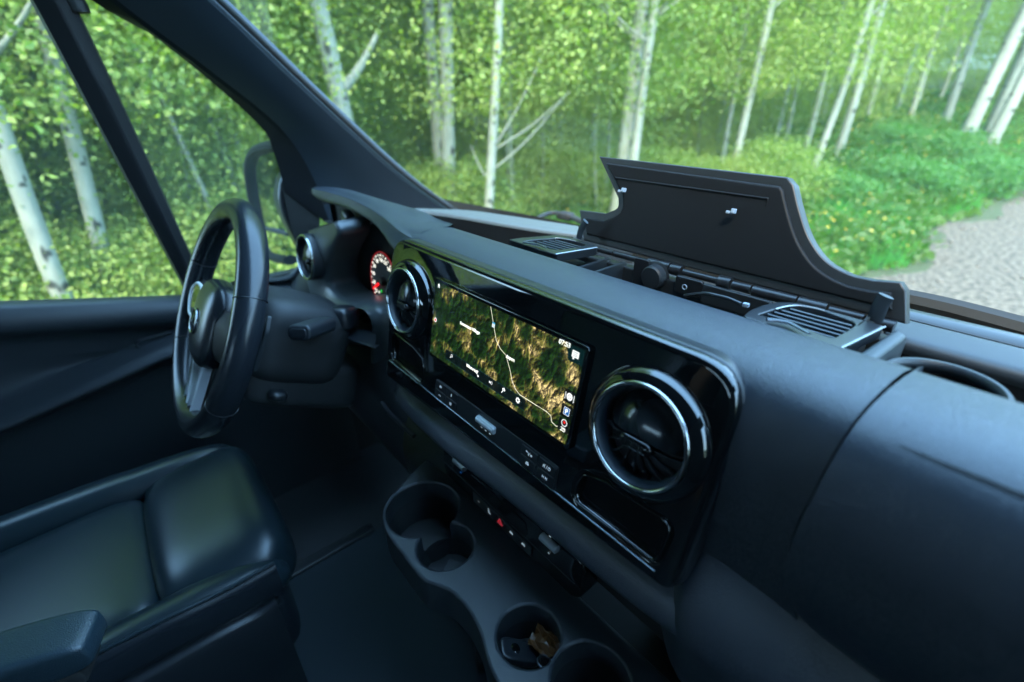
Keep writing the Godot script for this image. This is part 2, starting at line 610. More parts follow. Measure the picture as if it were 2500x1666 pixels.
# ---------- driver's door ----------
func build_door() -> void:
	var door := thing("driver_door", "closed driver's door with black window frame beside the steering wheel", "door")
	# profile: x and height under the sill line, repeated along the door
	var prof := [Vector2(-0.955, -0.012), Vector2(-0.945, 0.000), Vector2(-0.925, 0.002), Vector2(-0.905, -0.006), Vector2(-0.893, -0.030), Vector2(-0.897, -0.055), Vector2(-0.918, -0.075), Vector2(-0.925, -0.12)]
	var rows := []
	for k in 15:
		var z := lerpf(1.0, -0.10, k / 14.0)
		var ys := -0.1465 + 0.228 * (z - 0.22)
		if z < 0.22:
			ys = -0.1465 + 0.12 * (z - 0.22)
		var r := []
		for p in prof:
			r.append(Vector3(p.x, ys + p.y, z))
		rows.append(r)
	part("sill_trim", patch(rows, 3, 1), M.plastic, door, 60)
	rows = []
	for k in 15:
		var z := lerpf(1.0, -0.10, k / 14.0)
		var ys := -0.1465 + 0.228 * (z - 0.22)
		if z < 0.22:
			ys = -0.1465 + 0.12 * (z - 0.22)
		var ya := -0.236 - 0.055 * clampf((z - 0.30) / 0.3, -0.2, 1.2) 
		rows.append([Vector3(-0.925, ys - 0.12, z), Vector3(-0.928, lerpf(ys - 0.12, ya, 0.5), z), Vector3(-0.918, ya + 0.016, z), Vector3(-0.885, ya, z), Vector3(-0.860, ya - 0.016, z), Vector3(-0.862, ya - 0.030, z), Vector3(-0.885, ya - 0.060, z), Vector3(-0.900, -0.5, z), Vector3(-0.90, -0.80, z)])
	part("door_panel", patch(rows, 3, 1), M.plastic, door, 60)
	var pull := pillow(Vector3(0.03, 0.022, 0.13), 0.5, 0.8, 24, 12)
	part("door_pull", pull, M.black, door).transform = Transform3D(Basis.IDENTITY.rotated(Vector3.RIGHT, 0.12), Vector3(-0.91, -0.2405, 0.2858))
	part("door_pull_rim", tube(cr([Vector3(-0.9, -0.2141, 0.2584), Vector3(-0.9, -0.2139, 0.2985), Vector3(-0.9, -0.2164, 0.3247), Vector3(-0.9, -0.2293, 0.3252), Vector3(-0.9, -0.2439, 0.3079), Vector3(-0.9, -0.2478, 0.2686)], 5), 0.0025, 8), M.satin, door)
	part("door_latch", tube(cr([Vector3(-0.9, -0.3021, 0.3134), Vector3(-0.9, -0.2947, 0.3009), Vector3(-0.9, -0.2893, 0.2785)], 4), 0.004, 8), M.satin, door)
	part("window_seal", tube(cr([Vector3(-0.935, -0.0714, 0.564), Vector3(-0.935, -0.0847, 0.4986), Vector3(-0.935, -0.1128, 0.3753), Vector3(-0.935, -0.1475, 0.2197), Vector3(-0.935, -0.1581, 0.1689)], 4), 0.004, 8), M.black, door)
	# the upright between the quarter light and the main window
	var bar := MB.new()
	var l := cr([Vector3(-0.925, 0.5168, 0.2883), Vector3(-0.925, 0.4157, 0.268), Vector3(-0.925, 0.2089, 0.242), Vector3(-0.925, -0.0741, 0.2074), Vector3(-0.925, -0.1393, 0.1993)], 5)
	var m1 := cr([Vector3(-0.915, 0.5177, 0.2669), Vector3(-0.915, 0.4163, 0.243), Vector3(-0.915, 0.2078, 0.2188), Vector3(-0.915, -0.0651, 0.1917), Vector3(-0.915, -0.1414, 0.1809)], 5)
	var m2 := cr([Vector3(-0.915, 0.5193, 0.256), Vector3(-0.915, 0.417, 0.2329), Vector3(-0.915, 0.2074, 0.2099), Vector3(-0.915, -0.0626, 0.185), Vector3(-0.915, -0.1385, 0.1756)], 5)
	var rr := cr([Vector3(-0.925, 0.5252, 0.2308), Vector3(-0.925, 0.4103, 0.2135), Vector3(-0.925, 0.2062, 0.1927), Vector3(-0.925, -0.0577, 0.1701), Vector3(-0.925, -0.1366, 0.1599)], 5)
	var lb := PackedVector3Array()
	var rb := PackedVector3Array()
	for i in l.size():
		lb.append(l[i] + Vector3(-0.03, 0, 0.004))
		rb.append(rr[i] + Vector3(-0.03, 0, -0.004))
	bar.grid([lb, l, m1, m2, rr, rb], true)
	part("window_divider", bar, M.frame, door, 30)
	var hd := tube(cr([Vector3(-0.93, 0.4393, 0.2166), Vector3(-0.93, 0.4196, 0.2103), Vector3(-0.93, 0.4016, 0.2086)], 4), 0.016, 10)
	part("window_corner", hd, M.dark, door)
	# front foot of the door: mirror triangle and lower curve of the quarter light
	var tri := MB.new()
	var o1 := cr([Vector3(-0.93, 0.0757, -0.0609), Vector3(-0.93, -0.0304, -0.06), Vector3(-0.93, -0.1053, -0.0647)], 4)
	var o2 := cr([Vector3(-0.9, 0.0914, -0.128), Vector3(-0.9, -0.0147, -0.127), Vector3(-0.9, -0.19, -0.0724)], 4)
	tri.grid([o1, o2], true)
	part("mirror_triangle", tri, M.black, door)
	part("quarter_light_foot", tube(cr([Vector3(-0.925, -0.1509, 0.0387), Vector3(-0.925, -0.1571, 0.0137), Vector3(-0.925, -0.1597, -0.0128), Vector3(-0.925, -0.1546, -0.0372), Vector3(-0.925, -0.1352, -0.0613)], 5), 0.008, 10), M.plastic, door)
	var g := []
	for z in [0.9, 0.4, 0.0, -0.12]:
		g.append(PackedVector3Array([Vector3(-0.945, -0.25, z), Vector3(-0.945, 0.15, z), Vector3(-0.93, 0.55, z)]))
	part("side_glass", loft(g), M.side_glass, door)

	var mir := thing("side_mirror", "black outside mirror seen through the driver's quarter window", "mirror")
	var shell := tube(cr([Vector3(-0.949, 0.154, -0.085), Vector3(-1.0555, 0.149, -0.085), Vector3(-1.2093, 0.1258, -0.085), Vector3(-1.3136, 0.0794, -0.085), Vector3(-1.3699, 0.003, -0.085), Vector3(-1.4043, -0.1137, -0.085), Vector3(-1.4095, -0.1968, -0.085), Vector3(-1.2914, -0.1971, -0.085), Vector3(-1.118, -0.1671, -0.085)], 6), 0.015, 10, true, 1.4, Vector3(0, 0, 1))
	part("mirror_frame", shell, M.frame, mir)
	var gl := MB.new()
	var gp: PackedVector3Array = PackedVector3Array([Vector3(-0.9396, 0.1527, -0.082), Vector3(-1.0474, 0.1454, -0.082), Vector3(-1.1812, 0.1231, -0.082), Vector3(-1.2733, 0.0766, -0.082), Vector3(-1.3677, -0.0999, -0.082), Vector3(-1.1611, -0.0856, -0.082), Vector3(-1.0917, -0.0785, -0.082)])
	gl.fan(gp)
	part("mirror_glass", gl, M.mirror, mir)
	var gl2 := MB.new()
	gl2.fan(PackedVector3Array([Vector3(-1.3802, -0.1203, -0.08), Vector3(-1.062, -0.0852, -0.08), Vector3(-1.1246, -0.1649, -0.08), Vector3(-1.2386, -0.1845, -0.08), Vector3(-1.3659, -0.1823, -0.08)]))
	part("wide_angle_glass", gl2, M.mirror, mir)
	part("mirror_divider", tube(PackedVector3Array([Vector3(-1.3726, -0.1101, -0.078), Vector3(-1.1476, -0.0863, -0.078), Vector3(-1.0482, -0.0762, -0.078)]), 0.006, 8), M.black, mir)
	var ap := PackedVector2Array()
	for p in [Vector3(-0.94, 0.099, -0.0816), Vector3(-0.94, 0.091, -0.0996), Vector3(-0.94, 0.0567, -0.1067), Vector3(-0.94, -0.0173, -0.1055), Vector3(-0.94, -0.0987, -0.0966), Vector3(-0.94, -0.101, -0.0733), Vector3(-0.94, -0.0454, -0.0595), Vector3(-0.94, 0.0004, -0.0489), Vector3(-0.94, 0.0398, -0.049), Vector3(-0.94, 0.0795, -0.0636)]:
		ap.append(Vector2(-p.z, p.y))
	part("mirror_arm", slab(ccw(round_corners(ap, 0.02)), -0.985, -0.940, 0.014, [], true, 4), M.satin, mir, 60).transform = Transform3D(Basis(Vector3(0, 0, -1), Vector3.UP, Vector3.RIGHT), Vector3.ZERO)

# ---------- dashboard ----------
func along(x: float, prof: Array) -> Array:
	var r := []
	for p in prof:
		r.append(Vector3(x, p.x, p.y))
	return r

func build_dashboard() -> void:
	var dash := thing("dashboard", "black grained dashboard with an open storage lid on top", "dashboard")
	# centre pad: profile of height and z, from the tray edge over the brow down the front
	var prof := [Vector2(0.050, -0.107), Vector2(0.0725, -0.106), Vector2(0.0765, -0.101), Vector2(0.0790, -0.085), Vector2(0.0780, -0.060), Vector2(0.0710, -0.038), Vector2(0.0540, -0.022), Vector2(0.0200, -0.013), Vector2(-0.030, -0.010), Vector2(-0.080, -0.010), Vector2(-0.118, -0.012)]
	var seam := [0.3190, 0.3188, 0.3186, 0.3170, 0.3150, 0.3125, 0.3100, 0.3075, 0.3060, 0.3200, 0.3500]
	var rows := []
	for k in 12:
		var t := k / 11.0
		var r := []
		for i in prof.size():
			r.append(Vector3(lerpf(-0.26, seam[i], t), prof[i].x, prof[i].y))
		rows.append(r)
	part("centre_pad", patch(rows, 5, 2, true), M.pad, dash, 60)
	# passenger section: rounder, its lower left corner follows the seam
	var prof2 := [Vector2(0.050, -0.107), Vector2(0.0725, -0.105), Vector2(0.0765, -0.100), Vector2(0.0795, -0.083), Vector2(0.0800, -0.055), Vector2(0.0740, -0.030), Vector2(0.0570, -0.010), Vector2(0.0220, 0.003), Vector2(-0.020, 0.006), Vector2(-0.055, 0.004), Vector2(-0.074, 0.000), Vector2(-0.084, -0.006)]
	var seam2 := [0.3215, 0.3213, 0.3211, 0.3196, 0.3176, 0.3151, 0.3128, 0.3106, 0.3095, 0.3165, 0.3340, 0.3700]
	rows = []
	var edge := []
	for k in 12:
		var t := k / 11.0
		var r := []
		for i in prof2.size():
			r.append(Vector3(lerpf(seam2[i], 0.98, t * t), prof2[i].x, prof2[i].y))
		rows.append(r)
	for i in prof2.size():
		edge.append([Vector3(seam2[i] + 0.0005, prof2[i].x - 0.004, prof2[i].y - 0.02), Vector3(seam2[i] - 0.0002, prof2[i].x - 0.001, prof2[i].y - 0.002), Vector3(seam2[i], prof2[i].x, prof2[i].y)])
	var gb := patch(rows, 5, 2, true)
	gb.add(patch(edge, 3, 5, false))
	part("glove_box", gb, M.pad, dash, 60)
	# the split of the upper compartment: a narrow dark slot
	var slot := MB.new()
	var s0 := PackedVector3Array()
	var s1 := PackedVector3Array()
	for k in 13:
		var x := 0.333 + 0.65 * pow(k / 12.0, 2.0)
		var w := 0.0013 * minf(1.0, k / 4.0)
		s0.append(Vector3(x, 0.0665 + w * 0.65, -0.0215 - w * 0.76))
		s1.append(Vector3(x, 0.0665 - w * 0.65, -0.0215 + w * 0.76))
	slot.grid([s0, s1])
	slot.moved(Transform3D(Basis.IDENTITY, Vector3(0, 0.0022, 0.0019)))
	part("compartment_slot", slot, M.black, dash)
	# darker core behind the seams, and the lower dash
	rows = []
	for x in [-0.245, 0.1, 0.5, 0.98]:
		rows.append(along(x, [Vector2(0.03, -0.106), Vector2(0.066, -0.096), Vector2(0.066, -0.060), Vector2(0.050, -0.035), Vector2(0.015, -0.022), Vector2(-0.06, -0.016), Vector2(-0.10, -0.020)]))
	part("core", patch(rows, 3, 1, true), M.black, dash, 60)
	rows = []
	for s in [Vector2(0.19, -0.045), Vector2(0.225, -0.018), Vector2(0.255, 0.006), Vector2(0.30, 0.006), Vector2(0.36, 0.000), Vector2(0.55, -0.005), Vector2(0.98, -0.008)]:
		rows.append(along(s.x, [Vector2(-0.070, -0.026 + s.y * 0.2), Vector2(-0.090, -0.012 + s.y), Vector2(-0.115, 0.004 + s.y), Vector2(-0.145, 0.014 + s.y), Vector2(-0.175, 0.012 + s.y), Vector2(-0.23, -0.004 + s.y), Vector2(-0.30, -0.04 + s.y), Vector2(-0.36, -0.10), Vector2(-0.40, -0.2)]))
	part("lower_dash", patch(rows, 4, 4, true), M.pad, dash, 60)
	# padded strip under the screen panel
	rows = []
	var sx := [-0.262, -0.255, -0.22, -0.09, 0.061, 0.166, 0.245, 0.300, 0.340]
	var sz := [-0.012, 0.004, 0.030, 0.0390, 0.0315, 0.0290, 0.0230, 0.0120, -0.0200]
	for k in sx.size():
		var z: float = sz[k]
		var d := 0.018 * clampf((0.10 - sx[k]) / 0.34, 0.0, 1.0)
		rows.append(along(sx[k], [Vector2(-0.112 - d, -0.012), Vector2(-0.118 - d, z - 0.030), Vector2(-0.126 - d, z - 0.016), Vector2(-0.136 - d * 0.8, z - 0.006), Vector2(-0.152 - d * 0.4, z), Vector2(-0.159 - d * 0.3, z - 0.003), Vector2(-0.163 - d * 0.3, z - 0.012), Vector2(-0.165 - d * 0.3, z - 0.05)]))
	part("knee_pad", patch(rows, 4, 4, true), M.pad, dash, 60)
	build_hood(dash)
	build_tray(dash)

func build_hood(dash: Node3D) -> void:
	# hood over the instruments: stations from the pad to its outer tip; far edge, brow, lip, underside
	var st := [
		[-0.235, -0.1065, 0.0790, -0.060, 0.0715, -0.038, 0.0520, -0.0200, 0.046],
		[-0.280, -0.1090, 0.0800, -0.060, 0.0760, -0.040, 0.0580, -0.0250, 0.052],
		[-0.330, -0.1150, 0.0820, -0.070, 0.0800, -0.048, 0.0640, -0.0370, 0.057],
		[-0.400, -0.1190, 0.0850, -0.085, 0.0815, -0.061, 0.0660, -0.0540, 0.056],
		[-0.490, -0.1195, 0.0870, -0.095, 0.0825, -0.073, 0.0660, -0.0680, 0.058],
		[-0.570, -0.1210, 0.0870, -0.097, 0.0825, -0.078, 0.0660, -0.0740, 0.058],
		[-0.650, -0.1215, 0.0865, -0.100, 0.0820, -0.078, 0.0640, -0.0740, 0.056],
		[-0.710, -0.1080, 0.0850, -0.090, 0.0810, -0.075, 0.0640, -0.0720, 0.056],
		[-0.742, -0.0850, 0.0840, -0.080, 0.0810, -0.074, 0.0680, -0.0720, 0.062]]
	var rows := []
	for s in st:
		rows.append([Vector3(s[0], 0.045, s[1] - 0.004), Vector3(s[0], 0.078, s[1] - 0.001), Vector3(s[0], 0.083 if s[0] < -0.3 else 0.0785, s[1] + 0.006), Vector3(s[0], s[2], s[3]), Vector3(s[0], s[4] + 0.0012, s[5] - 0.006), Vector3(s[0], s[4], s[5]), Vector3(s[0], s[4] - 0.003, s[5] + 0.0015), Vector3(s[0], s[6], s[7]), Vector3(s[0], s[8], s[7] - 0.012), Vector3(s[0], s[8] - 0.004, -0.10)])
	part("instrument_hood", patch(rows, 4, 4, false), M.pad, dash, 60)
	# surround of the instruments: outer and inner edge from the vent pod round to the screen panel
	var inner: Array = [Vector3(-0.5073, 0.0514, -0.03), Vector3(-0.4995, 0.0317, -0.03), Vector3(-0.5603, -0.0162, -0.03), Vector3(-0.5955, -0.0532, -0.03), Vector3(-0.6059, -0.0932, -0.03), Vector3(-0.5664, -0.1081, -0.03), Vector3(-0.5064, -0.0997, -0.03), Vector3(-0.4181, -0.0759, -0.03), Vector3(-0.3722, -0.0724, -0.03), Vector3(-0.3555, -0.0877, -0.03), Vector3(-0.3588, -0.1235, -0.03), Vector3(-0.3828, -0.1977, -0.03)]
	var outer: Array = [Vector3(-0.6854, 0.003, -0.03), Vector3(-0.7403, -0.0363, -0.03), Vector3(-0.7957, -0.0927, -0.03), Vector3(-0.7687, -0.1268, -0.03), Vector3(-0.7448, -0.1656, -0.03), Vector3(-0.7074, -0.1988, -0.03), Vector3(-0.554, -0.1598, -0.03), Vector3(-0.5023, -0.116, -0.03), Vector3(-0.4257, -0.0868, -0.03), Vector3(-0.3808, -0.1006, -0.03), Vector3(-0.4099, -0.1521, -0.03), Vector3(-0.4452, -0.2211, -0.03)]
	rows = []
	for i in inner.size():
		var a: Vector3 = outer[i]
		var b: Vector3 = inner[i]
		var n := Vector3(0, 0, [0.003, 0.008, 0.016, 0.022, 0.024, 0.022, 0.020, 0.020, 0.020, 0.020, 0.020, 0.020][i])
		rows.append([a + Vector3(0, 0, -0.08), a + Vector3(0, 0, -0.006), a.lerp(b, 0.2) + n * 0.6, a.lerp(b, 0.55) + n, a.lerp(b, 0.88) + n * 0.55, b, b + Vector3(0, 0.0, -0.02), b + Vector3(0, 0, -0.06)])
	var cap := []
	var cap2 := []
	for p in rows[0]:
		cap.append(Vector3(p.x, p.y - 0.012, minf(p.z, -0.10)))
		cap2.append(p + Vector3(0, 0.0005, -0.004))
	rows.push_front(cap2)
	rows.push_front(cap)
	part("instrument_surround", patch(rows, 4, 5, false), M.surround, dash, 60)
	part("pocket", pillow(Vector3(0.10, 0.10, 0.06), 0.8, 0.8, 24, 14), M.gloss, dash).position = Vector3(-0.5831, -0.1825, -0.075)
	part("start_button", lathe([Vector2(0, 0.012), Vector2(0.016, 0.011), Vector2(0.018, 0.006), Vector2(0.018, -0.01)], 28), M.satin, dash).position = Vector3(-0.4674, -0.1462, -0.04)
	# end of the dash by the door
	rows = []
	rows.append([Vector3(-1.3157, -0.2786, -0.04), Vector3(-1.1088, -0.227, -0.04), Vector3(-0.9709, -0.1825, -0.04), Vector3(-0.8568, -0.1286, -0.04)])
	rows.append([Vector3(-1.1808, -0.2499, -0.02), Vector3(-1.0114, -0.215, -0.02), Vector3(-0.8704, -0.1759, -0.02), Vector3(-0.7262, -0.1226, -0.02)])
	rows.append([Vector3(-1.1368, -0.2556, -0.02), Vector3(-0.9692, -0.2246, -0.02), Vector3(-0.8233, -0.1896, -0.02), Vector3(-0.6807, -0.1452, -0.02)])
	rows.append([Vector3(-1.1013, -0.2599, -0.03), Vector3(-0.9529, -0.2442, -0.03), Vector3(-0.8137, -0.2118, -0.03), Vector3(-0.6716, -0.181, -0.03)])
	part("dash_end", patch(rows, 4, 4, false), M.plastic, dash, 60)
	rows = []
	rows.append([Vector3(-1.0886, -0.2447, -0.03), Vector3(-0.9478, -0.2372, -0.03), Vector3(-0.7409, -0.1986, -0.03), Vector3(-0.5541, -0.1556, -0.03), Vector3(-0.4006, -0.1155, -0.03)])
	rows.append([Vector3(-0.9379, -0.21, 0), Vector3(-0.7979, -0.2029, 0), Vector3(-0.5757, -0.1535, 0), Vector3(-0.4724, -0.1383, 0), Vector3(-0.3349, -0.1104, 0)])
	rows.append([Vector3(-0.8366, -0.1896, 0.02), Vector3(-0.703, -0.1943, 0.02), Vector3(-0.4838, -0.1358, 0.02), Vector3(-0.4124, -0.1324, 0.02), Vector3(-0.2973, -0.1058, 0.02)])
	rows.append([Vector3(-0.9566, -0.2529, 0), Vector3(-0.7891, -0.2494, 0), Vector3(-0.563, -0.2063, 0), Vector3(-0.4396, -0.161, 0), Vector3(-0.3231, -0.1162, 0)])
	part("column_shelf", patch(rows, 4, 4, false), M.satin, dash, 60)
	rows = []
	for x in [-0.93, -0.75, -0.5, -0.35, -0.24]:
		rows.append(along(x, [Vector2(-0.14, -0.06), Vector2(-0.19, -0.01), Vector2(-0.25, 0.02), Vector2(-0.32, 0.02), Vector2(-0.38, -0.01), Vector2(-0.41, -0.06), Vector2(-0.42, -0.2)]))
	part("knee_panel", patch(rows, 4, 3, true), M.dark, dash, 60)
	part("side_rail", tube(cr([Vector3(-0.3072, -0.215, 0.02), Vector3(-0.2823, -0.2216, 0.02), Vector3(-0.2404, -0.221, 0.02), Vector3(-0.1977, -0.2221, 0.02)], 4), 0.004, 8), M.satin, dash)
	var vent := Node3D.new()
	vent.name = "side_air_vent"
	dash.add_child(vent, true)
	vent.transform = Transform3D(Basis(Vector3.UP, 0.03) * Basis(Vector3.RIGHT, -0.15) * Basis().scaled(Vector3.ONE * 1.05), Vector3(-0.6475, -0.0394, -0.012))
	make_vent(vent, false)

func make_vent(o: Node3D, collar := true) -> void:
	if collar:
		part("collar", lathe([Vector2(0.056, -0.004), Vector2(0.0555, 0.001), Vector2(0.053, 0.006), Vector2(0.049, 0.0095), Vector2(0.0455, 0.011)], 64), M.gloss, o, 60)
	else:
		part("collar", lathe([Vector2(0.046, -0.02), Vector2(0.0455, 0.006), Vector2(0.0440, 0.0095)], 64), M.plastic, o, 60)
	part("ring", torus(0.0428, 0.0021, 72, 12, 1.2), M.chrome, o, 60).position.z = 0.0105
	part("barrel", lathe([Vector2(0.0425, 0.0105), Vector2(0.0405, 0.0100), Vector2(0.0390, 0.007), Vector2(0.0378, 0.002), Vector2(0.0375, -0.016), Vector2(0.0, -0.0165)], 56), M.pad_plain, o, 40)
	# ball: a glossy brow over the upper half, spokes fanning out below the knob
	var rows := []
	for i in 9:
		var t := PI / 2 * i / 8.0
		var r := PackedVector3Array()
		for k in 29:
			var a := lerpf(-0.12, PI + 0.12, k / 28.0)
			r.append(Vector3(cos(a) * 0.0360 * sin(t), sin(a) * 0.0360 * sin(t) + 0.001 * cos(t), -0.012 + 0.023 * cos(t)))
		rows.append(r)
	part("brow", loft(rows, true), M.ball, o, 60)
	for k in 9:
		var a := PI + PI * (k + 0.5) / 9.0
		var d := Vector3(cos(a), sin(a), 0)
		var fin := tube(PackedVector3Array([d * 0.011 + Vector3(0, -0.003, 0.006), d * 0.025 + Vector3(0, -0.002, 0.003), d * 0.0365 + Vector3(0, -0.001, -0.004)]), [0.0006, 0.0012], 6, true, 3.0, Vector3(0, 0, 1))
		part("fin", fin, M.fin, o)
	part("knob", slab(rrect(0.030, 0.0115, 0.0055, 5), -0.02, 0.0125, 0.004), M.black_gloss, o).position.y = -0.007
	for k in 7:
		part("knob_rib", box(Vector3(0.0008, 0.005, 0.0014), 0.0003, Vector3(-0.0075 + k * 0.0025, -0.007, 0.0128)), M.black, o)
	part("throat", lathe([Vector2(0.037, -0.0155), Vector2(0, -0.0150)], 40), M.black, o)

func build_tray(dash: Node3D) -> void:
	# storage tray between pad and windscreen
	part("tray_floor", box(Vector3(1.16, 0.01, 0.22), 0.002, Vector3(0.40, -0.010, -0.165)), M.black, dash)
	part("tray_back", box(Vector3(0.40, 0.07, 0.012), 0.002, Vector3(0.095, 0.012, -0.216)), M.plastic, dash)
	var wall := slab(round_corners([Vector2(-0.055, -0.01), Vector2(0.055, -0.01), Vector2(0.055, 0.052), Vector2(-0.055, 0.052)], 0.004), -0.002, 0.002, 0.001)
	for x in [-0.028, -0.002]:
		part("tray_rib", wall, M.plastic, dash).transform = Transform3D(Basis(Vector3.UP, PI / 2), Vector3(x, 0, -0.162))
	part("power_socket_cap", lathe([Vector2(0.0, 0.011), Vector2(0.0125, 0.011), Vector2(0.0145, 0.009), Vector2(0.0150, 0.0), Vector2(0.018, -0.001)], 36), M.plastic, dash).position = Vector3(0.0487, 0.0462, -0.21)
	part("socket_frame", slab(rrect(0.022, 0.034, 0.003), 0, 0.003, 0.001), M.satin, dash).position = Vector3(0.0283, 0.0467, -0.21)
	var usb := slab(rrect(0.034, 0.020, 0.003), 0, 0.004, 0.0015)
	part("usb_panel", usb, M.satin, dash).position = Vector3(0.0944, 0.0457, -0.21)
	part("usb_symbol", torus(0.0028, 0.0006, 18, 6), M.clip, dash).position = Vector3(0.0907, 0.0448, -0.2055)
	part("blank_panel", slab(rrect(0.075, 0.022, 0.002), 0, 0.004, 0.0012), M.plastic, dash).position = Vector3(0.149, 0.0432, -0.21)
	# hinge barrels at the foot of the lid
	var hx := [-0.088, -0.055, -0.024, 0.030, 0.062, 0.078, 0.122, 0.138, 0.160, 0.205, 0.232, 0.262, 0.285]
	var hr := [0.0032, 0.0036, 0.0040, 0.0068, 0.0068, 0.0040, 0.0070, 0.0052, 0.0058, 0.0064, 0.0050, 0.0056, 0.0046]
	for k in hx.size() - 1:
		part("hinge_barrel", rod(Vector3(hx[k] + 0.001, 0.057, -0.219), Vector3(hx[k + 1] - 0.001, 0.057, -0.219), hr[k], 14), M.satin, dash, 30)
	# lid: stands open, leaning a little towards the windscreen
	var lid := Node3D.new()
	lid.name = "storage_lid"
	dash.add_child(lid)
	lid.set_meta("label", "open storage lid standing upright in front of the windscreen")
	var tl := deg_to_rad(12.0)
	lid.transform = Transform3D(Basis(Vector3.RIGHT, Vector3(0, cos(tl), -sin(tl)), Vector3(0, sin(tl), cos(tl))), Vector3(0, 0.06, -0.225))
	var k0: Array = [Vector2(-0.0814, 0.1131), Vector2(0.1632, 0.108)]
	var cur: Array = [Vector2(0.1788, 0.0814), Vector2(0.1951, 0.0572), Vector2(0.2152, 0.0393), Vector2(0.2377, 0.0313), Vector2(0.2566, 0.0308)]
	var low: Array = [Vector2(0.2813, 0.0325), Vector2(0.2906, 0.0004), Vector2(-0.081, 0.0023), Vector2(-0.0989, 0.0415)]
	var cur2: Array = [Vector2(-0.0523, 0.0434), Vector2(-0.0351, 0.0531), Vector2(-0.0368, 0.0649)]
	var outline := PackedVector2Array()
	outline.append_array(round_corners([k0[0], k0[1] + Vector2(0, 0)], 0.0))
	outline = PackedVector2Array()
	var sm := cr2([k0[1] + Vector2(0.004, -0.006)] + cur, 5, false)
	var sm2 := cr2(cur2, 5, false)
	outline.append(k0[0])
	outline.append(k0[1] + Vector2(-0.004, 0.0005))
	outline.append_array(sm)
	outline.append(low[0] + Vector2(-0.006, 0.001))
	outline.append(low[0] + Vector2(0.0, -0.005))
	outline.append(low[1])
	outline.append(low[2])
	outline.append(low[3])
	outline.append_array(sm2)
	outline = ccw(outline)
	part("lid_shell", slab(outline, -0.010, 0.004, 0.002), M.lid_edge, lid, 40)
	# raised inner tray of the lid
	part("lid_inner", slab(inset(outline, 0.009), 0.0042, 0.0075, 0.003), M.frame, lid, 40)
	var ledge: Array = [Vector2(-0.0508, 0.0911), Vector2(-0.0296, 0.0798), Vector2(0.1549, 0.0789), Vector2(0.1579, 0.0827), Vector2(0.161, 0.0619), Vector2(0.0018, 0.0623), Vector2(-0.0234, 0.0617)]
	part("lid_ledge", slab(round_corners([Vector2(-0.046, 0.0200), Vector2(0.150, 0.0200), Vector2(0.150, 0.0), Vector2(-0.030, 0.0)], 0.002), -0.006, 0.0, 0.0012), M.frame, lid, 40).transform = Transform3D(Basis(Vector3.BACK, -0.012) * Basis(Vector3.RIGHT, 0.16), Vector3(0.0, 0.0695, 0.0060))
	for p in [Vector2(-0.0234, 0.0746), Vector2(0.12, 0.0693)]:
		var c := Node3D.new()
		c.name = numbered(lid, "lid_clip")
		lid.add_child(c)
		c.position = Vector3(p.x, p.y, 0.014)
		var cm := box(Vector3(0.0045, 0.0030, 0.006), 0.0008, Vector3(-0.0022, -0.0008, 0.002))
		cm.add(box(Vector3(0.0035, 0.0050, 0.006), 0.0008, Vector3(0.0024, 0.0010, 0.002)))
		c.free()
		part("lid_clip", cm, M.clip, lid).position = Vector3(p.x, p.y, 0.014)
	# the two curved stays at the ends of the lid
	var stay_l := cr([Vector3(-0.0587, 0.0971, -0.2), Vector3(-0.0639, 0.089, -0.2), Vector3(-0.0676, 0.0811, -0.2), Vector3(-0.0696, 0.0721, -0.2)], 5)
	part("lid_stay", tube(stay_l, 0.0050, 10, true, 0.45, Vector3(0, 0, 1)), M.pad_plain, lid).transform = lid.transform.affine_inverse()
	var stay_r := cr([Vector3(0.2754, 0.0901, -0.195), Vector3(0.274, 0.0835, -0.195), Vector3(0.2737, 0.0756, -0.195), Vector3(0.2733, 0.0669, -0.195)], 5)
	part("lid_stay", tube(stay_r, 0.0058, 10, true, 0.45, Vector3(0, 0, 1)), M.pad_plain, lid).transform = lid.transform.affine_inverse()
	# vent plates left and right of the tray
	vent_plate(dash, [Vector3(-0.1407, 0.07, -0.1353), Vector3(-0.1347, 0.07, -0.1538), Vector3(-0.1113, 0.07, -0.1967), Vector3(-0.0919, 0.07, -0.2029), Vector3(-0.0332, 0.07, -0.1967), Vector3(-0.0284, 0.07, -0.1888), Vector3(-0.0447, 0.07, -0.1317), Vector3(-0.0889, 0.07, -0.1324)], [Vector3(-0.1193, 0.07, -0.1405), Vector3(-0.1137, 0.07, -0.1592), Vector3(-0.0971, 0.07, -0.189), Vector3(-0.0659, 0.07, -0.1936), Vector3(-0.0462, 0.07, -0.1899), Vector3(-0.0473, 0.07, -0.1715), Vector3(-0.0565, 0.07, -0.1455), Vector3(-0.0934, 0.07, -0.141)], 0.07, 6, [Vector3(-0.1046, 0.0735, -0.1315), Vector3(-0.0946, 0.0735, -0.1352), Vector3(-0.0828, 0.0735, -0.1382), Vector3(-0.0638, 0.0735, -0.1342)])
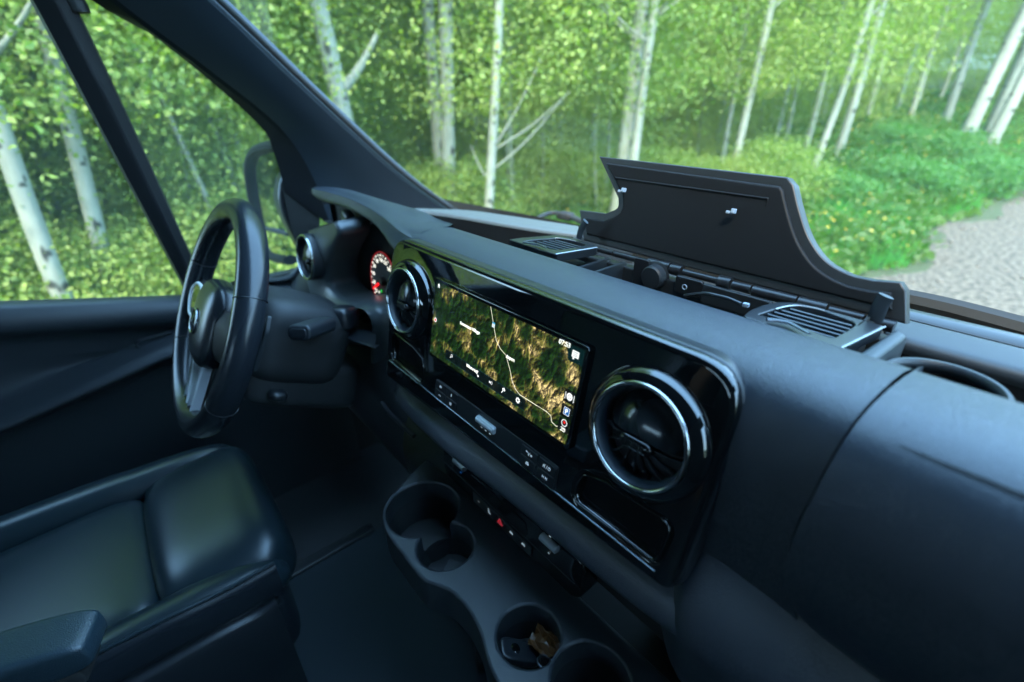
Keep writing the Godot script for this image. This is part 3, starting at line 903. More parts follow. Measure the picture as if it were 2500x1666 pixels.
	vent_plate(dash, [Vector3(0.1982, 0.07, -0.1184), Vector3(0.1958, 0.07, -0.1357), Vector3(0.1983, 0.07, -0.1566), Vector3(0.2048, 0.07, -0.173), Vector3(0.2148, 0.07, -0.1817), Vector3(0.23, 0.07, -0.1851), Vector3(0.2584, 0.07, -0.183), Vector3(0.2837, 0.07, -0.1824), Vector3(0.2744, 0.07, -0.1143), Vector3(0.236, 0.07, -0.1162), Vector3(0.2095, 0.07, -0.1187)], [Vector3(0.2053, 0.07, -0.1303), Vector3(0.2086, 0.07, -0.1493), Vector3(0.2137, 0.07, -0.1683), Vector3(0.2205, 0.07, -0.1776), Vector3(0.2349, 0.07, -0.1805), Vector3(0.2572, 0.07, -0.1758), Vector3(0.2642, 0.07, -0.173), Vector3(0.2669, 0.07, -0.168), Vector3(0.2671, 0.07, -0.1562), Vector3(0.2647, 0.07, -0.1278), Vector3(0.2348, 0.07, -0.1334), Vector3(0.212, 0.07, -0.1332)], 0.07, 5, [Vector3(0.2179, 0.0735, -0.1187), Vector3(0.2237, 0.0735, -0.1227), Vector3(0.2313, 0.0735, -0.1252), Vector3(0.2383, 0.0735, -0.1229), Vector3(0.2515, 0.0735, -0.1162)])
	part("plate_edge", tube(PackedVector3Array([Vector3(0.2753, 0.0715, -0.1114), Vector3(0.2848, 0.0715, -0.1768)]), 0.0006, 6), M.silver, dash)
	part("plate_edge", tube(PackedVector3Array([Vector3(-0.0417, 0.0715, -0.1292), Vector3(-0.0258, 0.0715, -0.1864)]), 0.0006, 6), M.silver, dash)
	part("plate_side", box(Vector3(0.003, 0.05, 0.075), 0.001, Vector3(0.2693, 0.045, -0.2049)), M.black, dash)
	# block at the right end of the tray, and the deep bin with its cup ring beyond it
	var blk := slab(PackedVector2Array([Vector2(0.2810, 0.106), Vector2(0.2930, 0.106), Vector2(0.2985, 0.192), Vector2(0.2880, 0.200)]), 0.0, 0.064, 0.004)
	blk.moved(Transform3D(Basis(Vector3.RIGHT, Vector3(0, 0, -1), Vector3.UP), Vector3.ZERO))
	part("tray_end_block", blk, M.light_plastic, dash, 40)
	part("cup_ring", torus(0.0345, 0.0036, 56, 10, 1.3), M.plastic, dash).transform = Transform3D(Basis(Vector3.RIGHT, Vector3(0, 0, -1), Vector3.UP), Vector3(0.333, 0.051, -0.145))
	part("cup_well", lathe([Vector2(0.0335, 0.0), Vector2(0.032, -0.045), Vector2(0.0, -0.045)], 40), M.black, dash).transform = Transform3D(Basis(Vector3.RIGHT, Vector3(0, 0, -1), Vector3.UP), Vector3(0.333, 0.050, -0.145))
	# ledge behind the bin and the tray, under the glass
	var rows := []
	for x in [0.278, 0.284, 0.32, 0.5, 0.75, 0.96]:
		rows.append(along(x, [Vector2(0.034, -0.2235), Vector2(0.040, -0.2230), Vector2(0.0455, -0.2265), Vector2(0.048, -0.235), Vector2(0.050, -0.262), Vector2(0.046, -0.2645), Vector2(0.030, -0.265)]))
	part("bin_back", box(Vector3(0.70, 0.085, 0.004), 0.001, Vector3(0.625, -0.006, -0.226)), M.frame, dash)
	part("rear_ledge", patch(rows, 4, 2, true), M.plastic, dash, 50)
	rows = []
	for x in [0.27, 0.5, 0.96]:
		rows.append(along(x, [Vector2(0.030, -0.267), Vector2(0.0455, -0.268), Vector2(0.046, -0.275), Vector2(0.040, -0.277), Vector2(0.040, -0.281), Vector2(0.047, -0.2825), Vector2(0.046, -0.305), Vector2(0.0, -0.33), Vector2(-0.04, -0.42)]))
	part("demister_rail", patch(rows, 3, 2, true), M.satin, dash, 40)
	# the left ledge: long pale shelf that runs from the pillar to the lid
	var fa: Array = [Vector3(-0.6694, 0.02, -0.2493), Vector3(-0.6193, 0.02, -0.2899), Vector3(-0.5399, 0.02, -0.3446), Vector3(-0.4333, 0.02, -0.372), Vector3(-0.3499, 0.02, -0.3896), Vector3(-0.2611, 0.02, -0.4066)]
	var fb: Array = [Vector3(-0.6444, 0.02, -0.2528), Vector3(-0.5911, 0.02, -0.2833), Vector3(-0.4877, 0.02, -0.3082), Vector3(-0.3924, 0.02, -0.3251), Vector3(-0.3019, 0.02, -0.3454), Vector3(-0.2275, 0.02, -0.3674)]
	rows = []
	for i in fa.size():
		var a: Vector3 = fa[i]
		var b: Vector3 = fb[i]
		rows.append([a + Vector3(0, -0.03, -0.012), a, a.lerp(b, 0.5) + Vector3(0, 0.002, 0), b, b + Vector3(0, -0.006, 0.005)])
	part("front_ledge", patch(rows, 4, 4, false), M.pale_plastic, dash, 60)
	rows = []
	for i in fb.size():
		var b: Vector3 = fb[i]
		rows.append([b + Vector3(0, -0.005, 0.003), b + Vector3(0, -0.025, 0.006), b + Vector3(0.0, -0.05, 0.01)])
	part("ledge_face", patch(rows, 3, 4, false), M.frame, dash, 60)
	var floor2 := PackedVector3Array()
	rows = [[Vector3(-0.88, -0.03, -0.42), Vector3(-0.5, -0.03, -0.42), Vector3(-0.1, -0.03, -0.42)], [Vector3(-0.88, -0.02, -0.125), Vector3(-0.5, -0.02, -0.125), Vector3(-0.1, -0.02, -0.125)]]
	part("side_bin_floor", patch(rows, 2, 2), M.black, dash)
	part("side_bin_wall", box(Vector3(0.01, 0.08, 0.28), 0.002, Vector3(-0.16, 0.0, -0.30)), M.black, dash)
	rows = [[Vector3(-0.92, -0.02, -0.50), Vector3(-0.3, 0.0, -0.48), Vector3(0.3, 0.0, -0.46), Vector3(0.96, -0.02, -0.48)], [Vector3(-0.92, -0.2, -0.46), Vector3(-0.3, -0.2, -0.46), Vector3(0.3, -0.2, -0.46), Vector3(0.96, -0.2, -0.46)]]
	part("dash_front_wall", patch(rows, 3, 2), M.black, dash)

func vent_plate(dash: Node3D, out3: Array, hole3: Array, y: float, slats: int, lever: Array) -> void:
	var o := Node3D.new()
	o.name = numbered(dash, "demister_vent")
	dash.add_child(o)
	var lay := Transform3D(Basis(Vector3.RIGHT, Vector3(0, 0, -1), Vector3.UP), Vector3(0, y, 0))
	var a := []
	var b := []
	for p in out3:
		a.append(Vector2(p.x, -p.z))
	for p in hole3:
		b.append(Vector2(p.x, -p.z))
	var outline := round_corners(a, 0.004)
	var hole := ccw(round_corners(b, 0.005))
	part("plate", slab(outline, -0.010, 0.0, 0.0012, [hole]), M.satin, o, 40).transform = lay
	var lo := hole[0]
	var hi := hole[0]
	for q in hole:
		lo = lo.min(q)
		hi = hi.max(q)
	for k in slats:
		var yy := lerpf(lo.y, hi.y, (k + 1.0) / (slats + 1.0))
		var line := Geometry2D.intersect_polyline_with_polygon(PackedVector2Array([Vector2(lo.x - 0.1, yy), Vector2(hi.x + 0.1, yy)]), hole)
		if line.is_empty():
			continue
		var l0: Vector2 = line[0][0]
		var l1: Vector2 = line[0][line[0].size() - 1]
		var s := box(Vector3(absf(l1.x - l0.x), 0.0016, 0.009), 0.0005)
		part("slat", s, M.dim_silver_dark, o).transform = lay * Transform3D(Basis(Vector3.RIGHT, 0.5), Vector3((l0.x + l1.x) / 2, yy, -0.006))
	var rim := PackedVector3Array()
	for q in hole:
		rim.append(Vector3(q.x, q.y, 0.0))
	var well := MB.new()
	var rim2 := PackedVector3Array()
	for q in hole:
		rim2.append(Vector3(q.x, q.y, -0.03))
	sheet(well, hole, [], -0.024)
	part("duct", well, M.black, o).transform = lay
	# pale rim on the far side of the grille, and the thumb wheel
	var n := rim.size()
	var far := PackedVector3Array()
	for q in rim:
		if q.y > lerpf(lo.y, hi.y, 0.45) and q.x < lerpf(lo.x, hi.x, 0.72):
			far.append(lay * q)
	if far.size() > 2:
		part("rim_line", tube(far, 0.0007, 6), M.silver, o)
	part("thumb_wheel", tube(cr(lever, 5), [0.0030, 0.0018], 8, true, 0.5), M.dim_silver, o)

# ---------- instruments ----------
func build_cluster() -> void:
	var o := thing("instrument_cluster", "instrument cluster glowing red behind the steering wheel", "instruments")
	var face := box(Vector3(0.42, 0.20, 0.01), 0.002, Vector3(-0.50, -0.03, -0.098))
	part("face", face, M.black, o)
	var hood_lens := pillow(Vector3(0.034, 0.028, 0.022), 0.6, 0.6, 24, 12)
	part("lens_bracket", hood_lens, M.satin, o).transform = Transform3D(Basis(Vector3.FORWARD, 0.35), Vector3(-0.5898, 0.0387, -0.085))
	for s in 1:
		var g := Node3D.new()
		g.name = numbered(o, "gauge")
		o.add_child(g)
		var c: Vector3 = Vector3(-0.5135, -0.0599, -0.08)
		g.position = Vector3(c.x + 0.056 - 0.17 * s, c.y, -0.084)
		g.rotation.x = -0.12
		part("dial", lathe([Vector2(0.054, 0.0), Vector2(0.052, 0.003), Vector2(0.0, 0.002)], 48), M.black, g)
		part("red_rim", torus(0.0545, 0.0012, 56, 8), M.lit_red_dim, g).position.z = 0.003
		for k in 17:
			var a := deg_to_rad(222 - k * 12.5)
			var d := Vector3(cos(a), sin(a), 0)
			part("tick", tube(PackedVector3Array([d * 0.047 + Vector3(0, 0, 0.004), d * (0.0505) + Vector3(0, 0, 0.004)]), 0.0007 if k % 2 else 0.0011, 4), M.lit, g)
			if k % 2 == 0:
				label3d(str(k * 10), 0.0095, M.lit, g, Transform3D(Basis.IDENTITY, d * 0.040 + Vector3(0, 0, 0.004)))
		var na := deg_to_rad(212)
		var nd := Vector3(cos(na), sin(na), 0)
		part("needle", tube(PackedVector3Array([Vector3(0, 0, 0.007), nd * 0.046 + Vector3(0, 0, 0.006)]), [0.0026, 0.0014], 6), M.lit_red, g)
		part("needle_hub", lathe([Vector2(0.009, 0.002), Vector2(0.008, 0.010), Vector2(0, 0.010)], 24), M.satin, g)
		for q in [Vector2(-0.018, -0.027), Vector2(-0.010, -0.037), Vector2(-0.036, -0.024)]:
			part("telltale", lathe([Vector2(0.0024, 0.004), Vector2(0, 0.0045)], 14), M.lit, g).position = Vector3(q.x, q.y, 0)
		part("telltale", lathe([Vector2(0.003, 0.004), Vector2(0, 0.0045)], 14), M.lit_green, g).position = Vector3(-0.008, -0.022, 0)

# ---------- screen panel ----------
func draw_line_on(im: Image, pts: Array, w: float, c: Color) -> void:
	for i in pts.size() - 1:
		var a: Vector2 = pts[i]
		var b: Vector2 = pts[i + 1]
		var n := int((b - a).length() * 2.0) + 1
		for k in n + 1:
			var p := a.lerp(b, float(k) / n)
			for dy in range(-3, 4):
				for dx in range(-3, 4):
					var q := Vector2i(int(p.x) + dx, int(p.y) + dy)
					var d := (Vector2(q) + Vector2(0.5, 0.5)).distance_to(p)
					if d < w and q.x >= 0 and q.y >= 0 and q.x < im.get_width() and q.y < im.get_height():
						im.set_pixelv(q, c)

func map_image() -> Image:
	var w := 1024
	var h := 392
	var im := Image.create(w, h, false, Image.FORMAT_RGB8)
	var ridge := FastNoiseLite.new()
	ridge.seed = 21
	ridge.frequency = 0.013
	ridge.fractal_type = FastNoiseLite.FRACTAL_RIDGED
	ridge.fractal_octaves = 6
	ridge.domain_warp_enabled = true
	ridge.domain_warp_amplitude = 34.0
	ridge.domain_warp_frequency = 0.006
	var land := FastNoiseLite.new()
	land.seed = 4
	land.frequency = 0.007
	land.fractal_octaves = 5
	var hgt := PackedFloat32Array()
	hgt.resize(w * h)
	for y in h:
		for x in w:
			hgt[y * w + x] = ridge.get_noise_2d(x * 1.0, y * 0.8 - x * 0.12)
	for y in h:
		for x in w:
			var e := hgt[y * w + x]
			var s := (hgt[y * w + mini(x + 3, w - 1)] - e) * 2.4 + (hgt[mini(y + 3, h - 1) * w + x] - e) * 1.8
			var l := land.get_noise_2d(x, y)
			var t := clampf(0.43 + l * 1.05 + e * 0.35 + (x - w * 0.72) / w * 0.45, 0, 1)
			var c := Color(0.10, 0.17, 0.05).lerp(Color(0.29, 0.275, 0.13), smoothstep(0.25, 0.75, t))
			c = c.lerp(Color(0.55, 0.49, 0.33), smoothstep(0.72, 1.0, t))
			var m := smoothstep(-0.05, 0.25, l - 0.25 * absf(float(y) / h - 0.5))
			c = c.lerp(Color(0.03, 0.09, 0.04), (1.0 - t) * 0.55 * (1.0 - m))
			var k := clampf(0.95 + s * 1.9, 0.12, 1.8)
			im.set_pixel(x, y, Color(clampf(c.r * k, 0, 1), clampf(c.g * k, 0, 1), clampf(c.b * k, 0, 1)))
	var px := func(p: Vector2) -> Vector2: return Vector2((p.x / 0.2436 + 0.5) * w, (0.5 - p.y / 0.0934) * h)
	var road := []
	for p in [Vector2(-0.0149, 0.0511), Vector2(-0.0043, 0.0301), Vector2(0.0039, 0.0144), Vector2(0.0126, 0.0079), Vector2(0.0225, 0.0046), Vector2(0.0316, -0.0076), Vector2(0.0372, -0.0176), Vector2(0.0442, -0.0243), Vector2(0.0519, -0.0273), Vector2(0.0759, -0.0272), Vector2(0.0915, -0.0271), Vector2(0.0974, -0.0283), Vector2(0.1, -0.0337), Vector2(0.1062, -0.035), Vector2(0.1119, -0.0326), Vector2(0.1136, -0.0259), Vector2(0.1171, -0.0307), Vector2(0.1167, -0.0341), Vector2(0.1238, -0.0361)]:
		road.append(px.call(p))
	draw_line_on(im, road, 1.4, Color(0.95, 0.93, 0.85))
	# tool bar along the foot and tiles at the right edge
	for y in range(h - 74, h - 26):
		for x in range(150, 770):
			im.set_pixel(x, y, im.get_pixel(x, y) * 0.14 + Color(0.015, 0.04, 0.05))
	for x in range(150, 770):
		im.set_pixel(x, h - 75, Color(0.10, 0.30, 0.34))
		im.set_pixel(x, h - 26, Color(0.10, 0.30, 0.34))
	for tile in 3:
		var y0 := 172 + tile * 62
		for y in range(y0, y0 + 52):
			for x in range(w - 58, w - 1):
				if y < h:
					im.set_pixel(x, y, im.get_pixel(x, y) * 0.15 + Color(0.02, 0.025, 0.025))
	for y in 62:
		for x in range(w - 92 + y / 3, w):
			im.set_pixel(x, y, Color(0.01, 0.10, 0.10))
	for y in 40:
		for x in 64 - y:
			im.set_pixel(x, y, im.get_pixel(x, y) * 0.3 + Color(0.0, 0.05, 0.05))
	# icons: note, plate, parking, compass, marker, home, gear, speaker, phone
	var wh := Color(0.93, 0.95, 0.95)
	im.fill_rect(Rect2i(w - 58, 16, 34, 26), wh)
	im.fill_rect(Rect2i(w - 52, 42, 8, 8), wh)
	for k in 3:
		im.fill_rect(Rect2i(w - 52, 21 + k * 7, 22, 2), Color(0.05, 0.12, 0.12))
	disc(im, Vector2(w - 29, 198), 15, wh)
	disc(im, Vector2(w - 29, 198), 9, Color(0.25, 0.26, 0.24))
	disc(im, Vector2(w - 29, 198), 7, wh)
	im.fill_rect(Rect2i(w - 52, 184, 3, 30), wh)
	im.fill_rect(Rect2i(w - 8, 184, 3, 30), wh)
	im.fill_rect(Rect2i(w - 44, 244, 30, 32), wh)
	im.fill_rect(Rect2i(w - 42, 246, 26, 28), Color(0.08, 0.35, 0.62))
	disc(im, Vector2(w - 29, 310), 15, wh)
	disc(im, Vector2(w - 29, 310), 12, Color(0.06, 0.07, 0.07))
	disc(im, Vector2(w - 29, 307), 6, Color(0.85, 0.12, 0.1))
	disc(im, Vector2(26, 200), 12, wh)
	disc(im, Vector2(26, 200), 7, Color(0.85, 0.10, 0.08))
	im.fill_rect(Rect2i(20, 14, 15, 14), wh)
	for k in 11:
		im.fill_rect(Rect2i(27 - k, 4 + k, 2 * k, 1), wh)
	im.fill_rect(Rect2i(25, 20, 5, 8), Color(0.2, 0.2, 0.15))
	disc(im, Vector2(724, h - 52), 11, wh)
	for k in 8:
		disc(im, Vector2(724, h - 52) + Vector2(11, 0).rotated(k * TAU / 8), 3, wh)
	disc(im, Vector2(724, h - 52), 5, Color(0.03, 0.06, 0.07))
	im.fill_rect(Rect2i(520, h - 57, 7, 10), wh)
	for k in 8:
		im.fill_rect(Rect2i(527 + k, h - 53 - k, 1, 2 + 2 * k), wh)
	draw_line_on(im, [Vector2(540, h - 60), Vector2(543, h - 52), Vector2(540, h - 44)], 1.2, wh)
	draw_line_on(im, [Vector2(614, h - 40), Vector2(622, h - 52), Vector2(617, h - 60), Vector2(628, h - 66)], 2.2, wh)
	disc(im, Vector2(630, h - 58), 6, wh)
	draw_line_on(im, [Vector2(420, h - 66), Vector2(432, h - 40)], 1.6, wh)
	draw_line_on(im, [Vector2(432, h - 66), Vector2(420, h - 50)], 1.6, wh)
	disc(im, Vector2(436, h - 44), 5, wh)
	disc(im, Vector2(206, h - 58), 8, wh)
	disc(im, Vector2(206, h - 58), 5, Color(0.04, 0.07, 0.07))
	draw_line_on(im, [Vector2(200, h - 52), Vector2(194, h - 44)], 1.8, wh)
	var sh: Vector2 = px.call(Vector2(-0.0041, 0.0289))
	im.fill_rect(Rect2i(int(sh.x) - 9, int(sh.y) - 12, 20, 24), Color(0.75, 0.8, 0.8))
	im.fill_rect(Rect2i(int(sh.x) - 9, int(sh.y) - 12, 20, 7), Color(0.25, 0.55, 0.7))
	return im

func disc(im: Image, c: Vector2, r: float, col: Color) -> void:
	for y in range(int(c.y - r) - 1, int(c.y + r) + 2):
		for x in range(int(c.x - r) - 1, int(c.x + r) + 2):
			if x >= 0 and y >= 0 and x < im.get_width() and y < im.get_height() and Vector2(x + 0.5, y + 0.5).distance_to(c) < r:
				im.set_pixel(x, y, col)

func build_panel() -> void:
	var at := Transform3D(Basis(Vector3.RIGHT, Vector3(0, 0.97518, -0.22141), Vector3(0, 0.22141, 0.97518)), Vector3.ZERO)
	var o := thing("screen_panel", "glossy black centre panel with a touch screen between two round vents", "control panel", at)
	var ol := [Vector2(-0.248, -0.134), Vector2(-0.2545, 0.079), Vector2(0.2545, 0.079), Vector2(0.249, -0.115)]
	var outline := PackedVector2Array()
	var rads := [0.012, 0.040, 0.040, 0.014]
	for i in 4:
		var b: Vector2 = ol[i]
		var a: Vector2 = ol[(i + 3) % 4]
		var c: Vector2 = ol[(i + 1) % 4]
		var rd: float = rads[i]
		var s: Vector2 = b + (a - b).normalized() * rd
		var e: Vector2 = b + (c - b).normalized() * rd
		for j in 11:
			var t := j / 10.0
			outline.append(s.lerp(b, t).lerp(b.lerp(e, t), t))
	outline = ccw(outline)
	var rc := [Vector2(0.141, -0.077), Vector2(0.146, -0.0665), Vector2(0.170, -0.0600), Vector2(0.228, -0.0575), Vector2(0.2325, -0.0625), Vector2(0.2305, -0.0905), Vector2(0.2270, -0.0955), Vector2(0.1450, -0.0965), Vector2(0.141, -0.093)]
	var lc := []
	for p in rc:
		lc.append(Vector2(-p.x, p.y))
	var rcub := ccw(round_corners(rc, 0.004))
	var lcub := ccw(round_corners(lc, 0.004))
	var holes := [ccw(circle(Vector2(-0.192, 0.002), 0.047, 48)), ccw(circle(Vector2(0.192, 0.002), 0.047, 48)), rcub, lcub]
	part("face", slab(outline, -0.014, 0.0, 0.0065, holes, true, 5), M.gloss, o, 40)
	var grown := inset(outline, -0.0015)
	part("housing", slab(grown, -0.050, -0.0075, 0.004, [], true, 3), M.satin, o, 40)
	for cub in [rcub, lcub]:
		var pocket := MB.new()
		var r0 := PackedVector3Array()
		var r1 := PackedVector3Array()
		for q in cub:
			r0.append(Vector3(q.x, q.y, -0.004))
			r1.append(Vector3(q.x, q.y, -0.0074))
		part("cubby", slab(inset(cub, 0.0002), -0.0073, -0.0060, 0.0006), M.black_gloss, o)
		var rimp := PackedVector3Array()
		for q in inset(cub, -0.001):
			rimp.append(Vector3(q.x, q.y, -0.0003))
		rimp.append(rimp[0])
		part("cubby_rim", tube(rimp, 0.0013, 8, false, 1.0, Vector3(0, 0, 1)), M.gloss, o, 60)
	part("lower_trim", tube(PackedVector3Array([Vector3(-0.236, -0.1035, 0.0004), Vector3(0.232, -0.1035, 0.0004)]), 0.0011, 8), M.gloss_trim, o, 60)
	for s in [-1, 1]:
		var v := Node3D.new()
		v.name = numbered(o, "air_vent")
		o.add_child(v, true)
		v.position = Vector3(0.192 * s, 0.002, 0.0)
		make_vent(v)
	# screen: a glass tile, its picture and the lettering on it
	var sc := part("screen", slab(rrect(0.252, 0.102, 0.004), 0.0005, 0.0045, 0.0008), M.gloss, o, 40)
	var im := map_image()
	var m := mat(0.01, 0.01, 0.01, 0.12)
	m.emission_enabled = true
	m.emission = Color.BLACK
	m.emission_texture = ImageTexture.create_from_image(im)
	m.emission_energy_multiplier = 0.15
	var q := MB.new()
	q.quad(Vector3(-0.1218, 0.0467, 0.0048), Vector3(0.1218, 0.0467, 0.0048), Vector3(0.1218, -0.0467, 0.0048), Vector3(-0.1218, -0.0467, 0.0048), Vector2(0, 0), Vector2(1, 0), Vector2(1, 1), Vector2(0, 1))
	part("screen_map", q, m, sc)
	for t in [["07:53", Vector2(0.0977, 0.045), 0.0058], ["Where to?", Vector2(-0.0304, -0.032), 0.0040], ["Aspen", Vector2(0.0301, 0.0042), 0.0036], ["Snowmass Village", Vector2(-0.0441, 0.0125), 0.0036], ["2D", Vector2(0.1150, -0.0338), 0.0050], ["P", Vector2(0.1150, -0.0152), 0.0062]]:
		label3d(t[0], t[2], M.lit, sc, Transform3D(Basis.IDENTITY, Vector3(t[1].x, t[1].y, 0.0052)))
	# key strip under the screen
	part("key_strip", slab(round_corners([Vector2(-0.106, -0.1015), Vector2(-0.106, -0.0775), Vector2(0.116, -0.0755), Vector2(0.1175, -0.1015)], 0.003), 0.0, 0.0012, 0.0006), M.satin, o)
	for row in 2:
		for col in 2:
			for side in [-1, 1]:
				var x := (-0.0925 + 0.0250 * col) if side < 0 else (0.0765 + 0.0260 * col)
				var y := -0.0835 - 0.0118 * row
				part("key", slab(rrect(0.0242, 0.0110, 0.0012), 0.0012, 0.0024, 0.0005), M.satin, o).position = Vector3(x, y, 0)
	var marks := [["car", -0.0925, -0.0835], ["phone", -0.0675, -0.0835], ["dots", -0.0925, -0.0953], ["menu", -0.0675, -0.0953], ["back", 0.0765, -0.0835], ["mute", 0.1025, -0.0835], ["car", 0.0765, -0.0953], ["skip", 0.1025, -0.0953]]
	for mk in marks:
		key_mark(o, mk[0], Vector3(mk[1], mk[2], 0.0025))
	var roll := lathe([Vector2(0.0, -0.0165), Vector2(0.0035, -0.0165), Vector2(0.0047, -0.0155), Vector2(0.0047, 0.0155), Vector2(0.0035, 0.0165), Vector2(0, 0.0165)], 24)
	part("volume_roller", roll, M.silver, o, 30).transform = Transform3D(Basis(Vector3.UP, PI / 2), Vector3(0.0045, -0.0868, 0.0022))
	for k in 3:
		part("roller_mark", slab(rrect(0.003, 0.0014, 0.0005), 0, 0.0003), M.icon, o).position = Vector3(-0.004 + k * 0.008, -0.0952, 0.0013)

func key_mark(o: Node3D, kind: String, at: Vector3) -> void:
	var mb := MB.new()
	match kind:
		"car":
			mb = slab(rrect(0.0052, 0.0018, 0.0008), 0, 0.0003)
			mb.add(slab(rrect(0.0034, 0.0014, 0.0005), 0, 0.0003), Transform3D(Basis.IDENTITY, Vector3(0, 0.0016, 0)))
		"phone":
			mb = slab(rrect(0.0016, 0.0040, 0.0007), 0, 0.0003)
		"dots":
			for k in 3:
				mb.add(slab(circle(Vector2(-0.0018 + k * 0.0018, 0), 0.0006, 8), 0, 0.0003))
		"menu":
			for k in 3:
				mb.add(slab(rrect(0.0044, 0.0006, 0.0002), 0, 0.0003), Transform3D(Basis.IDENTITY, Vector3(0, -0.0014 + k * 0.0014, 0)))
		"back":
			mb = tube(cr([Vector3(-0.0005, -0.0016, 0), Vector3(-0.0014, 0.0008, 0), Vector3(-0.0042, 0.0012, 0)], 4), 0.00035, 5)
			mb.add(tube(PackedVector3Array([Vector3(-0.0034, 0.0024, 0), Vector3(-0.0046, 0.0012, 0), Vector3(-0.0034, 0.0002, 0)]), 0.00035, 5))
			mb.add(rod(Vector3(0.0000, -0.0022, 0), Vector3(0.0014, 0.0022, 0), 0.0003, 5))
			mb.add(slab(rrect(0.0026, 0.0022, 0.0004), 0, 0.0003), Transform3D(Basis.IDENTITY, Vector3(0.0036, -0.0002, 0)))
		"mute":
			mb = slab(PackedVector2Array([Vector2(-0.0048, -0.0008), Vector2(-0.0036, -0.0008), Vector2(-0.0022, -0.002), Vector2(-0.0022, 0.002), Vector2(-0.0036, 0.0008), Vector2(-0.0048, 0.0008)]), 0, 0.0003)
			mb.add(rod(Vector3(-0.0052, -0.002, 0), Vector3(-0.0016, 0.002, 0), 0.0003, 5))
			mb.add(rod(Vector3(-0.0004, -0.0022, 0), Vector3(0.0010, 0.0022, 0), 0.0003, 5))
			mb.add(torus(0.0016, 0.0003, 16, 5), Transform3D(Basis.IDENTITY, Vector3(0.0036, 0, 0)))
			mb.add(rod(Vector3(0.0036, 0.0002, 0.0002), Vector3(0.0036, 0.0022, 0.0002), 0.0003, 5))
		"skip":
			for s in [-1, 1]:
				mb.add(slab(ccw(PackedVector2Array([Vector2(s * 0.0008, 0.0014), Vector2(s * 0.0008, -0.0014), Vector2(s * 0.0026, 0)])), 0, 0.0003))
				mb.add(slab(rrect(0.0006, 0.0028, 0.0002), 0, 0.0003), Transform3D(Basis.IDENTITY, Vector3(s * 0.0031, 0, 0)))
	part("key_symbol", mb, M.icon, o).position = at

# ---------- switch panel under the pad ----------
func build_switches() -> void:
	var o := thing("switch_panel", "black climate and hazard switch strip with two silver rollers below the screen panel", "switch panel")
	part("plate", slab(round_corners([Vector2(-0.150, -0.250), Vector2(-0.142, -0.212), Vector2(0.136, -0.205), Vector2(0.142, -0.215), Vector2(0.138, -0.262), Vector2(0.125, -0.274), Vector2(-0.145, -0.276)], 0.006), -0.03, 0.0, 0.003), M.gloss, o, 40)
	part("recess", box(Vector3(0.50, 0.10, 0.03), 0.003, Vector3(0.02, -0.205, -0.040)), M.black, o)
	part("lower_lip", tube(PackedVector3Array([Vector3(-0.145, -0.250, 0.0005), Vector3(0.128, -0.246, 0.0005)]), 0.0009, 6), M.satin, o)
	part("dark_window", slab(round_corners([Vector2(-0.072, -0.243), Vector2(-0.072, -0.222), Vector2(0.045, -0.220), Vector2(0.048, -0.241)], 0.004), 0, 0.0012, 0.0006), M.black_gloss, o)
	for p in [Vector3(-0.0936, -0.2179, 0.004), Vector3(0.0898, -0.2127, 0.004)]:
		var roll := lathe([Vector2(0.0, -0.0135), Vector2(0.004, -0.0135), Vector2(0.0055, -0.0125), Vector2(0.0055, 0.0125), Vector2(0.004, 0.0135), Vector2(0, 0.0135)], 24)
		part("temperature_roller", roll, M.silver, o, 30).transform = Transform3D(Basis(Vector3.UP, PI / 2), Vector3(p.x, p.y, 0.003))
	part("red_mark", slab(rrect(0.004, 0.0012, 0.0004), 0, 0.0004), M.icon_red, o).position = Vector3(-0.095, -0.2109, 0.001)
	part("blue_mark", slab(rrect(0.004, 0.0012, 0.0004), 0, 0.0004), M.lit_blue, o).position = Vector3(-0.0979, -0.2383, 0.001)
	part("roller_mark", slab(rrect(0.0035, 0.0015, 0.0004), 0, 0.0004), M.icon, o).position = Vector3(0.0887, -0.2047, 0.001)
	part("roller_mark", slab(circle(Vector2.ZERO, 0.0014, 10), 0, 0.0004), M.icon, o).position = Vector3(0.0869, -0.2342, 0.001)
	var i := 0
	for p in [Vector3(-0.0548, -0.2612, 0.002), Vector3(-0.0312, -0.2582, 0.002), Vector3(-0.0066, -0.2617, 0.002), Vector3(0.0173, -0.2577, 0.002), Vector3(0.0413, -0.2576, 0.002)]:
		part("switch", slab(rrect(0.0285, 0.018, 0.002), 0.0, 0.0016, 0.0008), M.satin, o).position = Vector3(p.x, -0.2625, 0)
		var mb := MB.new()
		if i == 2:
			for k in 3:
				var a := PI / 2 + k * TAU / 3
				var b := PI / 2 + (k + 1) * TAU / 3
				mb.add(rod(Vector3(cos(a), sin(a), 0) * 0.0062, Vector3(cos(b), sin(b), 0) * 0.0062, 0.0008, 6))
				mb.add(rod(Vector3(cos(a), sin(a), 0) * 0.0030, Vector3(cos(b), sin(b), 0) * 0.0030, 0.0006, 6))
		elif i == 1:
			mb = slab(rrect(0.002, 0.006, 0.0006), 0, 0.0003)
			mb.add(slab(rrect(0.005, 0.0016, 0.0005), 0, 0.0003), Transform3D(Basis.IDENTITY, Vector3(0.002, -0.002, 0)))
			mb.add(slab(circle(Vector2(0, 0.0045), 0.0012, 10), 0, 0.0003))
		elif i == 0:
			mb = slab(rrect(0.004, 0.0012, 0.0004), 0, 0.0003)
		else:
			mb = slab(rrect(0.007, 0.0022, 0.0009), 0, 0.0003)
			mb.add(slab(rrect(0.0045, 0.0018, 0.0006), 0, 0.0003), Transform3D(Basis.IDENTITY, Vector3(0, 0.0019, 0)))
		part("switch_symbol", mb, M.icon_red if i == 2 else M.icon, o).position = Vector3(p.x, -0.2615, 0.0018)
		i += 1

